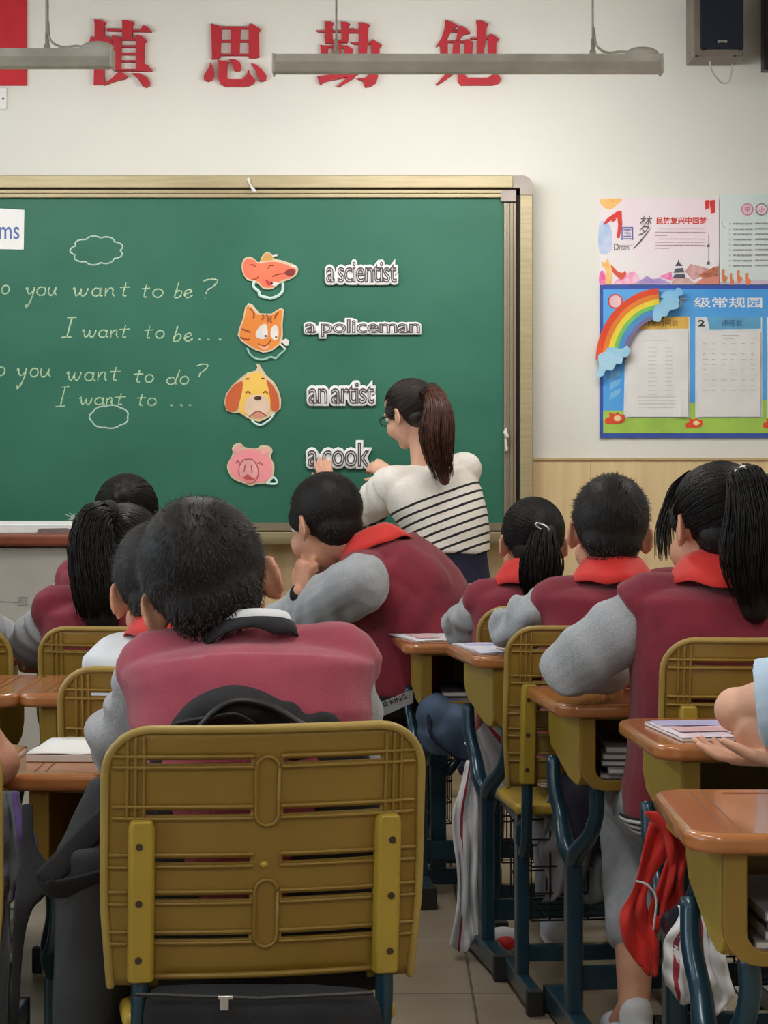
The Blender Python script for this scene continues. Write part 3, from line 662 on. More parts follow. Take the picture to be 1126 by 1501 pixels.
build(MB().tube([P(1040, 82, ys + .1), P(1044, 105, ys + .13), P(1058, 121, ys + .17), P(1069, 119, ys + .18), P(1073, 100, ys + .17), P(1075, 82, ys + .15)], .003, sub=5, n=6), 'cable', M_lampg, sp, smooth=True, world=True)
t = thing('wall_cabinet', 'dark wall-hung screen cut off by the right edge near the speaker', 'screen', P(1160, 103, 8.45))
a, b_ = P(1119, 0, 8.45).x, P(0, 103, 8.45).z
build(MB().box((a + .35, 8.47, b_ + .25), (.7, .07, .5)), 'case', M_black, t, bevel=.004, world=True)
build(MB().box((a + .35, 8.432, b_ + .25), (.66, .006, .46)), 'panel', mat('dark_glass', (26, 32, 34), .15), t, world=True)
# ------------------------------------------------------------------ posters on the right
YP = YW - .004
def Xp(px): return X_(px, YP)
def Zp(py): return Z_(py, YP)
class Poster:
    def __init__(s, name, label, x0, y0, x1, y1, m, th=.003):
        s.t = thing(name, label, 'poster', P((x0 + x1) / 2, y1, YP)); s.y = YP - th
        build(MB().box(((Xp(x0) + Xp(x1)) / 2, YP - th / 2 + .0005, (Zp(y0) + Zp(y1)) / 2), (Xp(x1) - Xp(x0), th, Zp(y0) - Zp(y1))), 'sheet', m, s.t, world=True)
    def poly(s, name, pts, m, lvl=1, sm=False):
        if sm: pts = smooth_poly(pts)
        y = s.y - lvl * .0006
        return build(MB().prism([(Xp(a), Zp(b)) for a, b in pts], y, y + .0005, 'xz'), name, m, s.t, world=True)
    def rect(s, name, x0, y0, x1, y1, m, lvl=1): return s.poly(name, [(x0, y0), (x1, y0), (x1, y1), (x0, y1)], m, lvl)
    def lines(s, rows, m, lvl=2, name='small_print'):
        mb = MB(); y = s.y - lvl * .0006
        for x0, x1, yy, th in rows:
            x = x0
            while x < x1:
                w_ = random.uniform(1.0, 2.2)
                mb.prism([(Xp(x), Zp(yy)), (Xp(min(x + w_, x1)), Zp(yy)), (Xp(min(x + w_, x1)), Zp(yy + th * random.uniform(.6, 1))), (Xp(x), Zp(yy + th))], y, y + .0004, 'xz'); x += w_ + random.uniform(.3, .7)
        o = build(mb, name, m, s.t, world=True); o['kind'] = 'stuff'; return o
    def text(s, body, x0, y0, x1, y1, m, lvl=2, off=.012, name='lettering', shear=0):
        return txt(body, m, Xp(x0), Xp(x1), Zp(y1), Zp(y0), s.y - lvl * .0006, name, s.t, offset=off, extr=.0004, shear=shear)
def pastel(name, c1, c2, sc_, lo=.4, hi=.62): return mat(name, c1, .7, rgb2=c2, nscale=sc_, lo=lo, hi=hi)
m1 = pastel('pastel_poster', (232, 226, 228), (238, 204, 218), 3.2, .42, .7)
po = Poster('poster', 'pastel pink and white poster with red brush lettering above the blue notice board', 878, 290, 1054, 417, m1)
rd = mat('red_ink', (224, 54, 46), .6); org = mat('orange_ink', (238, 176, 92), .7, rgb2=(240, 200, 130), nscale=30)
magenta = mat('magenta_wash', (232, 88, 160), .7, rgb2=(240, 160, 200), nscale=30); lil = mat('lilac_wash', (150, 128, 196), .7, rgb2=(196, 168, 214), nscale=30)
bluew = mat('blue_wash', (160, 190, 226), .7, rgb2=(200, 208, 232), nscale=18)
po.poly('cloud_print', [(880, 292), (903, 291), (912, 292), (905, 300), (895, 307), (884, 303)], org, 1, True)
po.poly('tower_block_print', [(879, 326), (893, 330), (897, 345), (895, 368), (879, 370)], bluew, 1, True)
for q_, pts in enumerate(([(884, 329), (890, 320), (903, 311), (909, 309), (912, 315), (898, 322), (886, 330)], [(904, 311), (911, 309), (912, 330), (908, 349), (904, 349), (906, 330)], [(895, 318), (901, 316), (903, 323), (897, 326)])):
    po.poly('brush_stroke', pts, rd, 2 + q_)
po.text('国', 911, 333, 928, 352, mat('blue_ink', (98, 110, 176), .6), 2, .0); po.text('梦', 936, 316, 956, 346, M_ink, 2, .0, shear=.3)
po.poly('brush_stroke', [(928, 366), (929, 363), (944, 346), (955, 332), (950, 341), (940, 354)], M_ink, 2)
po.text('D', 900, 357, 907, 367, M_ink, 2, .01); po.text('ream', 908, 361, 922, 367, M_ink, 2, .0); po.lines([(908, 928, 359, .8)], M_inkl)
po.text('民族复兴中国梦', 962, 318, 1036, 329, rd, 2, .02)
po.lines([(965, 1034, 335, 1.1), (961, 1034, 340, 1.1), (961, 978, 345, 1.1), (966, 1034, 350, 1.1), (961, 1034, 354.5, 1.1), (961, 1034, 359, 1.1), (961, 982, 363.5, 1.1)], mat('mauve_print', (170, 140, 150), .7))
po.poly('red_plaque', [(1033, 294), (1039, 293), (1040, 305), (1034, 308)], rd, 2); po.poly('red_plaque', [(1040, 294), (1048, 293), (1048, 312), (1042, 313)], rd, 2)
po.rect('rule', 1038, 344, 1038.8, 388, M_inkl, 2); po.poly('rule_dot', [(1036, 359), (1040, 358), (1040, 362), (1036, 362)], M_ink, 3); po.poly('rule_dot', [(1036, 384), (1040, 383), (1040, 388), (1036, 388)], M_ink, 3)
po.poly('wash', [(879, 400), (885, 398), (890, 416), (879, 417)], magenta, 1, True); po.poly('wash', [(918, 402), (930, 398), (938, 410), (934, 416), (900, 416)], pastel('pink_wash', (240, 150, 190), (240, 200, 215), 30), 1, True)
po.poly('statue_print', [(881, 382), (886, 386), (891, 378), (893, 386), (898, 392), (896, 416), (887, 416), (888, 396), (883, 390)], org, 2)
po.poly('ribbon_print', [(896, 388), (903, 396), (912, 400), (916, 397), (918, 402), (912, 410), (905, 406), (898, 398)], mat('coral_ink', (226, 92, 72), .7), 3, True)
po.poly('hill_print', [(930, 416), (942, 409), (948, 404), (956, 409), (968, 408), (984, 416)], lil, 2); po.poly('hill_print', [(966, 405), (984, 398), (986, 412), (972, 408)], magenta, 2)
dk = mat('slate_ink', (86, 84, 100), .7)
for a in ([(989, 390), (994, 384), (1001, 390)], [(987, 400), (990, 394), (1001, 393), (1003, 399)], [(986, 408), (989, 402), (1003, 401), (1005, 408)], [(993, 386), (994.4, 380), (995.6, 386)]): po.poly('pagoda_print', a, dk, 3)
po.poly('pagoda_base', [(988, 408), (1010, 408), (1018, 416), (984, 416)], pastel('pink_stone', (222, 186, 180), (204, 160, 158), 30), 2)
po.poly('roof_print', [(1004, 398), (1012, 387), (1040, 394), (1036, 400), (1016, 411)], pastel('roof_pink', (214, 168, 166), (196, 142, 146), 40), 2); po.poly('roof_print', [(1024, 403), (1046, 392), (1053, 390), (1053, 404), (1030, 408)], mat('roof_brown', (150, 78, 56), .7, rgb2=(192, 120, 90), nscale=60), 3)
po.poly('ground_print', [(1016, 417), (1030, 408), (1054, 403), (1054, 417)], mat('salmon_ink', (238, 148, 132), .7), 2)
m2 = pastel('mint_poster', (214, 222, 220), (186, 214, 206), 2.5, .4, .7)
p2 = Poster('poster', 'pale green rules poster with nine lines of print, cut by the right edge', 1055, 284, 1300, 417, m2)
for cx, ch, cc in ((1095.5, '中', (226, 120, 150)), (1116.5, '小', (120, 110, 130)), (1138, '学', (226, 120, 150)), (1159, '生', (120, 110, 130)), (1190, '守', (226, 120, 150)), (1212, '则', (120, 110, 130))):
    mm = mat('ring_%d' % cc[0], cc, .6)
    pts = [(cx + 9 * math.cos(a), 307 + 9 * math.sin(a)) for a in np.linspace(0, 2 * PI, 25)[:-1]]; pin = [(cx + 7.4 * math.cos(a), 307 + 7.4 * math.sin(a)) for a in np.linspace(0, 2 * PI, 25)[:-1]]
    p2.poly('ring', pts, mm, 1); p2.poly('disc', pin, mat('disc_pink', (232, 206, 216), .7), 2); p2.text(ch, cx - 4, 303, cx + 4, 311.5, mat('rose_ink', (214, 96, 132), .6), 3)
p2.poly('moon_print', [(1060, 323), (1059, 330), (1065, 334), (1061, 334), (1057, 328)], bluew, 1)
p2.lines([r for i in range(9) for r in ((1069, 1070.5, 327 + i * 7.7, 2.2), (1075, 1102, 327 + i * 7.7, 2.6), (1107, 1150, 326.5 + i * 7.7, 2.6), (1154, 1230, 326.5 + i * 7.7, 2.6))], mat('slate_print', (160, 162, 168), .8))
for a, b, c in ((1058, 397, 8), (1070, 402, 6), (1080, 398, 8), (1093, 402, 8), (1140, 400, 8)):
    p2.poly('dancer_print', [(a, b), (a + c * .5, b - 1), (a + c * .4, b + 5), (a + c, b + 10), (a + c * .5, b + 17), (a + 1, b + 15)], mat('orange_pink_ink', (238, 134, 92), .7), 3, True)
p2.poly('ground_print', [(1055, 414), (1100, 411), (1300, 413), (1300, 417), (1055, 417)], mat('haze_print', (214, 196, 214), .7), 1)
# blue notice board
rb = mat('royal_blue', (48, 84, 176), .5); sk = mat('sky_blue_print', (64, 152, 226), .55, rgb2=(96, 174, 232), nscale=2.5); gr = mat('grass_print', (168, 208, 84), .6)
nb = Poster('notice_board', 'blue framed class notice board with two pinned papers and a green grass border', 879, 418, 1300, 642, rb, .006)
nb.rect('sky_panel', 884, 424, 1300, 604, sk, 1); nb.rect('grass_panel', 884, 602, 1300, 635, gr, 2)
nb.rect('grass_panel', 1010, 590, 1020, 602, gr, 3); nb.rect('grass_panel', 1116, 586, 1126, 602, gr, 3)
nb.text('级常规园', 1017, 436, 1117, 451, M_white, 2, .012); nb.text('班', 988, 436, 1006, 451, M_white, 2, .012); nb.text('地', 1128, 436, 1146, 451, M_white, 2, .012)
nb.poly('badge', [(902 + 11 * math.cos(a), 442 + 11 * math.sin(a)) for a in np.linspace(0, 6.28, 20)], rd, 2); nb.poly('badge_disc', [(902 + 9 * math.cos(a), 442 + 9 * math.sin(a)) for a in np.linspace(0, 6.28, 20)], mat('pale_pink', (240, 206, 210), .6), 3)
for k in range(3):
    for q in range(5):
        a = 548 + k * 14
        mbp = [(893 + q * 3, a + 10 - q * 2), (896 + q * 3, a - 2 - q), (898 + q * 3, a - 2 - q), (895 + q * 3, a + 11 - q * 2)]
        nb.poly('leaf_print', mbp, mat('light_blue_print', (130, 196, 236), .6), 2)
nb.poly('paper_frame', [(917, 465), (1011, 465), (1011, 612), (914, 612)], mat('frame_white', (226, 232, 236), .5), 4)
nb.poly('header_orange', [(930, 465), (1009, 464), (1009, 482), (938, 483)], mat('orange_header', (232, 186, 84), .5), 5); nb.text('作息时间表', 944, 469, 994, 479, mat('tan_ink', (170, 130, 60), .6), 6)
nb.rect('paper_frame', 1019, 465, 1117, 612, mat('frame_white', (226, 232, 236), .5), 4); nb.poly('header_blue', [(1036, 465), (1115, 464), (1115, 482), (1040, 483)], mat('blue_header', (98, 170, 214), .5), 5)
nb.text('2', 1023, 469, 1033, 479, mat('black_ink', (40, 44, 50), .5), 5, .03); nb.text('课程表', 1057, 469, 1088, 479, mat('dark_blue_ink', (52, 108, 150), .6), 6)
nb.poly('paper_frame', [(1124, 465), (1220, 465), (1220, 612), (1124, 612)], mat('frame_white', (226, 232, 236), .5), 4); nb.rect('header_orange', 1140, 465, 1220, 482, mat('orange_header', (232, 186, 84), .5), 5)
fl = mat('flower_red', (230, 76, 40), .6)
for cx, cy, k in ((901, 613, 1), (1017, 620, .85), (1130, 620, .85)):
    nb.poly('flower_print', [(cx - 14 * k, cy + 1), (cx - 8 * k, cy - 2 * k), (cx - 8 * k, cy - 8 * k), (cx, cy - 6 * k), (cx + 4 * k, cy - 9 * k), (cx + 8 * k, cy - 5 * k), (cx + 14 * k, cy - 5 * k), (cx + 14 * k, cy + 4 * k), (cx + 5 * k, cy + 8 * k), (cx - 4 * k, cy + 8 * k), (cx - 13 * k, cy + 8 * k)], fl, 6, True)
    nb.poly('flower_centre', [(cx - 1, cy - 2 * k), (cx + 5 * k, cy - 4 * k), (cx + 10 * k, cy), (cx + 6 * k, cy + 4 * k), (cx, cy + 3 * k)], mat('cream_print', (248, 222, 160), .6), 7, True)
def papersheet(x0, y0, x1, y1, label, rows, lift):
    s = thing('paper_sheet', label, 'paper', P((x0 + x1) / 2, y1, YP - .012))
    gr_ = [[(Xp(x0 + (x1 - x0) * i / 8), YP - .0125 - .0012 * math.sin(i * 1.1 + j * .7) ** 2 - (lift if (i > 6 and j > 6) else 0), Zp(y0 + (y1 - y0) * j / 10)) for i in range(9)] for j in range(11)]
    build(MB().sheet(gr_), 'sheet', M_paper, s, world=True, solid=.0006)
    mb = MB()
    for a, b, c, th in rows:
        x = a
        while x < b:
            w_ = random.uniform(1.2, 2.6); mb.box(((Xp(x) + Xp(min(x + w_, b))) / 2, YP - .0146, Zp(c)), (Xp(min(x + w_, b)) - Xp(x), .0004, th * .0026)); x += w_ + .8
    o = build(mb, 'print', M_inkl, s, world=True); o['kind'] = 'stuff'
papersheet(919, 484, 1008, 611, 'crumpled timetable sheet pinned below the orange header on the blue notice board', [(942, 979, 499, .7)] + [(950, 962, 510 + i * 6.2, .5) for i in range(12)] + [(975, 985, 510 + i * 6.2, .5) for i in range(12)] + [(936, 992, 582 + i * 5, .6) for i in range(4)], .004)
papersheet(1022, 486, 1114, 611, 'timetable sheet with a grid of entries pinned below the blue header numbered 2', [(1057, 1083, 492, .9), (1060, 1075, 497, .6)] + [(x, x + random.uniform(3, 9), 504 + i * 7.6, .8 * random.uniform(.5, 1.2)) for i in range(10) for x in (1030, 1043, 1057, 1071, 1086, 1100)], .0)

# rainbow cut-out with two clouds, hung over the notice board corner
rbw = thing('rainbow_cutout', 'foam rainbow with two small clouds fixed over the left corner of the notice board', 'decoration', P(935, 550, YP - .03))
yr = YP - .035
def ell_arc(r0, r1, a0, a1, n=26):
    # centre and radii taken along the bow: outer edge from (874,520) to (965,421)
    cx, cy = 972, 530
    rx0, ry0 = 98 - r0, 108 - r0; rx1, ry1 = 98 - r1, 108 - r1
    o = []
    for i in range(n + 1):
        a = R(a0 + (a1 - a0) * i / n); o.append((cx - rx0 * math.cos(a), cy - ry0 * math.sin(a)))
    for i in range(n, -1, -1):
        a = R(a0 + (a1 - a0) * i / n); o.append((cx - rx1 * math.cos(a), cy - ry1 * math.sin(a)))
    return [(X_(a, yr), Z_(b, yr)) for a, b in o]
cols = [('red_orange', (232, 74, 34)), ('orange_band', (240, 132, 42)), ('yellow_band', (246, 218, 60)), ('green_band', (120, 200, 100)), ('blue_band', (74, 146, 206)), ('violet_band', (118, 108, 160))]
ws = [0, 9, 16, 24, 30, 38, 44]
for k, (n_, c_) in enumerate(cols):
    build(MB().prism(ell_arc(ws[k], ws[k + 1], 2, 86 + (6 if k > 3 else 0)), yr - .001 * (k % 2), yr + .02, 'xz'), 'colour_band', mat(n_, c_, .6), rbw, world=True)
cl = mat('cloud_blue', (176, 214, 232), .6, rgb2=(130, 188, 224), nscale=9); cl2 = mat('cloud_deep_blue', (104, 170, 222), .6, rgb2=(140, 196, 230), nscale=9)
def rpoly(pts, m, dy, ox=870, oy=410, k=4.398):
    build(MB().prism([(X_(ox + a / k, yr), Z_(oy + b / k, yr)) for a, b in smooth_poly(pts)], yr - dy, yr - dy + .008, 'xz'), 'cloud', m, rbw, world=True)
rpoly([(30, 490), (80, 460), (95, 435), (180, 445), (215, 425), (235, 460), (215, 500), (190, 505), (180, 540), (145, 545), (120, 585), (80, 585), (60, 620), (25, 625), (18, 600), (35, 560)], cl, .012)
rpoly([(430, 110), (480, 70), (520, 75), (535, 55), (565, 60), (575, 95), (545, 110), (550, 150), (500, 160), (470, 130)], cl2, .012)
rpoly([(380, 230), (395, 170), (420, 160), (440, 130), (500, 110), (520, 135), (545, 145), (540, 185), (490, 200), (470, 235), (440, 240), (425, 270), (385, 265)], cl, .016)

# ------------------------------------------------------------------ teacher's podium at the left
pod = thing('podium', 'grey podium with a red-brown top edge standing under the left end of the board', 'podium', (P(20, 0, 7.6).x, 7.6, 0))
Yf = 7.35
xr_ = X_(205, Yf); xl_ = X_(-330, Yf)
build(MB().box(((xl_ + xr_) / 2, Yf + .27, Z_(803, Yf) / 2), (xr_ - xl_ - .02, .50, Z_(803, Yf))), 'cabinet', mat('podium_grey', (176, 170, 160), .5, rgb2=(168, 162, 152)), pod, bevel=.004, world=True)
build(MB().box(((xl_ + xr_) / 2, Yf + .26, (Z_(783, Yf) + Z_(801, Yf)) / 2), (xr_ - xl_ + .02, .56, Z_(783, Yf) - Z_(801, Yf))), 'worktop', mat('red_brown_edge', (128, 62, 38), .4, rgb2=(112, 52, 32)), pod, bevel=.012, seg=3, world=True)
build(MB().box(((xl_ + xr_) / 2, Yf + .30, (Z_(769, Yf) + Z_(783, Yf)) / 2), (xr_ - xl_ - .06, .46, Z_(769, Yf) - Z_(783, Yf))), 'lid', M_white, pod, bevel=.004, world=True)
build(MB().prism([(X_(a, Yf), Z_(b, Yf)) for a, b in ((50, 783), (52, 777), (56, 775.5), (94, 775), (99, 777), (101, 783))], Yf + .055, Yf + .075, 'xz'), 'handle_recess', mat('recess_taupe', (128, 112, 106), .6), pod, world=True)
mb = MB()
yy = Yf + .018
for x0, y0, k in ((25, 875, 1), (56, 872, .8)):
    for a in ([(0, 0), (16, 0)], [(1, 5), (14, 4)], [(0, 12), (15, 11)], [(3, 0), (2, 13)], [(12, 0), (12, 13)], [(7, -2), (8, 12)]):
        mb.tube([(X_(x0 + p[0] * k, yy), yy, Z_(y0 + p[1] * k, yy)) for p in a], .0012, n=4, cap='flat')
mb.tube([(X_(0, yy), yy, Z_(881, yy)), (X_(30, yy), yy, Z_(883, yy))], .0015, n=4, cap='flat')
o = build(mb, 'pencil_scribble', M_inkl, pod, world=True)

# ------------------------------------------------------------------ the school chair
def bend(x, z): return .030 * (x / .2165) ** 2 - (z - .48) * .13
def backrest():
    x0, x1 = -.2165, .2165; zt, zb = .839, .486
    slots = [(.7915, .7975), (.7215, .7285), (.6555, .6625), (.6045, .6115), (.5495, .5560)]
    xs = sorted(set([round(v, 4) for v in list(np.linspace(x0, x1, 37)) + [-.162, -.022, .022, .158]]))
    zs = sorted(set([round(v, 4) for v in list(np.linspace(zb, zt, 26)) + [q for s_ in slots for q in s_]]))
    def inside(x, z):
        r_ = .062; ax = abs(x) + max(0, .60 - z) * .08
        if ax > x1: return False
        if z > zt - r_ and ax > x1 - r_ and (ax - x1 + r_) ** 2 + (z - zt + r_) ** 2 > r_ * r_: return False
        if z < .505 and abs(x) < .148 and z < .4955 + 0: return False
        return True
    def snap(x, z):
        r_ = .062; s = 1 if x > 0 else -1; lim = x1 - max(0, .60 - z) * .08; ax = min(abs(x), lim)
        if z > zt - r_ and ax > x1 - r_:
            dx, dz = ax - (x1 - r_), z - (zt - r_); d = math.hypot(dx, dz)
            if d > r_: ax, z = x1 - r_ + dx * r_ / d, zt - r_ + dz * r_ / d
        return s * ax, z
    mb = MB(); idx = {}
    def vid(i, j):
        if (i, j) not in idx:
            x, z = snap(xs[i], zs[j]); idx[(i, j)] = len(mb.v); mb.v.append((x, bend(x, z), z))
        return idx[(i, j)]
    for i in range(len(xs) - 1):
        for j in range(len(zs) - 1):
            cx, cz = (xs[i] + xs[i + 1]) / 2, (zs[j] + zs[j + 1]) / 2
            r_ = .062
            if cz > zt - r_ and abs(cx) > x1 - r_ and (abs(cx) - x1 + r_) ** 2 + (cz - zt + r_) ** 2 > (r_ + .004) ** 2: continue
            if abs(cx) > x1 - max(0, .60 - cz) * .08: pass
            if cz < .498 and abs(cx) < .148: continue
            if any(a <= cz <= b for a, b in slots) and (-.162 < cx < -.022 or .022 < cx < .158): continue
            mb.f.append((vid(i, j), vid(i + 1, j), vid(i + 1, j + 1), vid(i, j + 1))); mb.fm.append(0)
    return mb, slots
def chair(label, loc, rz, basket=True):
    t = thing('school_chair', label, 'chair', loc, 'mustard plastic school chairs', rz)
    mb, slots = backrest()
    build(mb, 'backrest', M_must, t, smooth=True, solid=.006)
    # rolled rim
    rim = []
    for a in np.linspace(0, 1, 12): rim.append((-.2165 + max(0, .60 - (.486 + a * .29)) * .08, .486 + a * .29))
    rim += corner(-.2165 + .062, .839 - .062, .062, PI / 2, 8)[::-1]
    rim += [(x, .839) for x in np.linspace(-.14, .14, 12)]
    rim += corner(.2165 - .062, .839 - .062, .062, 0, 8)[::-1]
    for a in np.linspace(1, 0, 12): rim.append((.2165 - max(0, .60 - (.486 + a * .29)) * .08, .486 + a * .29))
    build(MB().tube([(x, bend(x, z) - .003, z) for x, z in rim], .0062, n=8), 'rim', mat('highlight_mustard', (172, 146, 76), .4), t, smooth=True)  # pale rim colour paints in the highlight from the lamps above
    rb_ = MB()
    def rib(x0, x1, z, dz=0, r_=.0030):
        rb_.tube([(x, bend(x, z) - .005, z + dz * (abs(x) / .2)) for x in np.linspace(x0, x1, 11)], r_, n=5)
    for a, b in slots:
        for s in (-1, 1):
            lo, hi = (s * .020, s * .205) if a > .70 else (s * .020, s * .162)
            rib(lo, hi, b + .0045); rib(lo, hi, a - .0045)
            if a < .70: rib(s * .187, s * .209, b + .004); rib(s * .187, s * .209, a - .006)
    for x in (-.187, -.176, -.165, .165, .176, .187):
        rb_.tube([(x, bend(x, z) - .005, z) for z in np.linspace(.718, .826, 8)], .0028, n=5)
    rb_.tube([(x, bend(x, .499) - .004, .499 + .0) for x in np.linspace(-.15, .15, 9)], .0045, n=6)
    build(rb_, 'ribs', M_must, t, smooth=True)
    for z0_, z1_ in ((.706, .801), (.538, .631)):
        def stad(r_, grow=0):
            o_ = [(r_ * math.cos(a), z1_ - .0155 + r_ * math.sin(a)) for a in np.linspace(0, PI, 10)] + [(r_ * math.cos(a), z0_ + .0155 + r_ * math.sin(a)) for a in np.linspace(PI, 2 * PI, 10)]
            return o_
        m_ = MB().prism(stad(.0155), -.004, .004, 'xz'); m_.v = [(x, y + bend(x, z), z) for x, y, z in m_.v]
        bs = build(m_, 'oval_boss', M_must, t)
        q = stad(.0155); q.append(q[0])
        build(MB().tube([(x, bend(x, z) - .006, z) for x, z in q], .0028, n=5, cap='flat'), 'raised_edge', M_must, bs, smooth=True)
    build(MB().ell((-.003, bend(0, .652) - .004, .652), (.006, .004, .005), n=8, m=6), 'mould_pip', M_must2, t, smooth=True)
    for s in (-1, 1):
        x = s * .168
        pm = MB(); 
        sec = lambda z, k: [(x + a * .0175 * k, bend(x, z) - .012 + b * .016, z) for a, b in ((-1, .9), (-1, -.5), (-.75, -1), (.75, -1), (1, -.5), (1, .9))][::-1]
        pm.loft([sec(z, k) for z, k in ((.494, 1), (.60, 1), (.706, .98), (.716, .8))])
        ps = build(pm, 'post_sleeve', M_must2, t, bevel=.003)
        for zz in (.526, .604, .682):
            build(MB().tube([(x + s * .004, bend(x, zz) - .0292, zz), (x + s * .004, bend(x, zz) - .024, zz)], .0050, n=10, cap='flat'), 'bolt', mat('bolt_dark', (62, 44, 20), .6), ps)
        # steel: post, bend to seat, column, foot
        yb = bend(x, .5) - .006
        tb = MB().tube([(x, yb, .52), (x, yb + .002, .44), (x * .98, yb + .03, .37), (x * .98, yb + .06, .33)], .0125, sub=4, n=12, flat=(1, 1.1))
        lg = build(tb, 'back_post', M_steel, t, smooth=True)
        cm = MB().box((x * .98, .10, .235), (.028, .046, .37)).box((x * .98, .10, .37), (.034, .052, .05))
        build(cm, 'column', M_steel, t, bevel=.006)
        build(MB().tube([(x * .98, .06, .395), (x * .98, .33, .405)], .012, n=8).tube([(x * .98, yb + .06, .34), (x * .98, .10, .30)], .012, n=8), 'seat_rail', M_steel, t, smooth=True)
        ft = build(MB().box((x * .98, .13, .035), (.030, .38, .045)), 'foot_bar', M_steel, t, bevel=.006)
        for y in (-.065, .325): build(MB().box((x * .98, y, .028), (.034, .03, .056)), 'end_cap', M_cap, ft, bevel=.003)
    build(MB().box((0, .10, .10), (.33, .03, .035)), 'cross_bar', M_steel, t, bevel=.004)
    sm = MB()
    g = []
    for j, y in enumerate(np.linspace(.03, .385, 9)):
        row = []
        for i, x in enumerate(np.linspace(-.19, .19, 11)):
            ex = 1 - .12 * (y > .3) * (abs(x) / .19) ** 4
            row.append((x * ex, y, .432 - .012 * math.cos(x / .19 * 1.4) * math.sin((y - .03) / .355 * PI) - (.018 * ((y - .33) / .055) ** 2 if y > .33 else 0)))
        g.append(row)
    sm.sheet(g)
    so = build(sm, 'seat', M_must2, t, smooth=True, solid=.024)
    md = so.modifiers.new('b', 'BEVEL'); md.width = .009; md.segments = 3; md.limit_method = 'ANGLE'; md.angle_limit = R(60)
    if basket:
        wb = MB()
        for z in (.36, .30, .24, .18):
            wb.tube([(-.15, .06, z), (.15, .06, z), (.15, .34, z), (-.15, .34, z), (-.15, .06, z)], .0022, n=4, cap='flat')
        for x in np.linspace(-.15, .15, 8):
            wb.tube([(x, .06, .38), (x, .06, .18), (x, .34, .18), (x, .34, .38)], .002, n=4, cap='flat')
        for y in np.linspace(.1, .3, 4):
            wb.tube([(-.15, y, .38), (-.15, y, .18), (.15, y, .18), (.15, y, .38)], .002, n=4, cap='flat')
        build(wb, 'wire_basket', M_wire, t)
    return t
CH = chair('large mustard chair nearest the camera, its ribbed back towards us', (X_(387, 3.02), 3.02, 0), R(10))
chairs = [  # x px of the backrest centre, Y, yaw deg, z scale, label
 (271, 3.88, 0, 1.0, 'mustard chair of the child in the white shirt, partly behind the nearest boy'),
 (204, 4.84, -3, 1.0, 'mustard chair behind the girl with the long loose ponytail'),
 (-128, 4.84, 0, 1.0, 'mustard chair cut off by the left edge, level with the long-ponytail girl'),
 (-242, 2.96, 8, 1.0, 'mustard chair at the lower left edge beside the black rucksack'),
 (826, 5.60, 3, .995, 'mustard chair of the small girl with the silver hair clip'),
 (884, 4.88, 6, 1.0, 'mustard chair of the short-haired boy in the right row'),
 (1134, 4.24, 2, 1.027, 'mustard chair of the tall girl with the pearl hair clip'),
 (1395, 3.50, 0, 1.0, 'mustard chair of the child in pale blue, mostly outside the right edge'),
]
for px, Y, a, sz, lab in chairs:
    dup(CH, (X_(px, Y), Y, 0), R(a), lab, scale=(1, 1, sz))
sidech = dup(CH, (X_(683, 6.42), 6.42, 0), R(95), 'mustard chair turned sideways under the boy who leans on his fist')

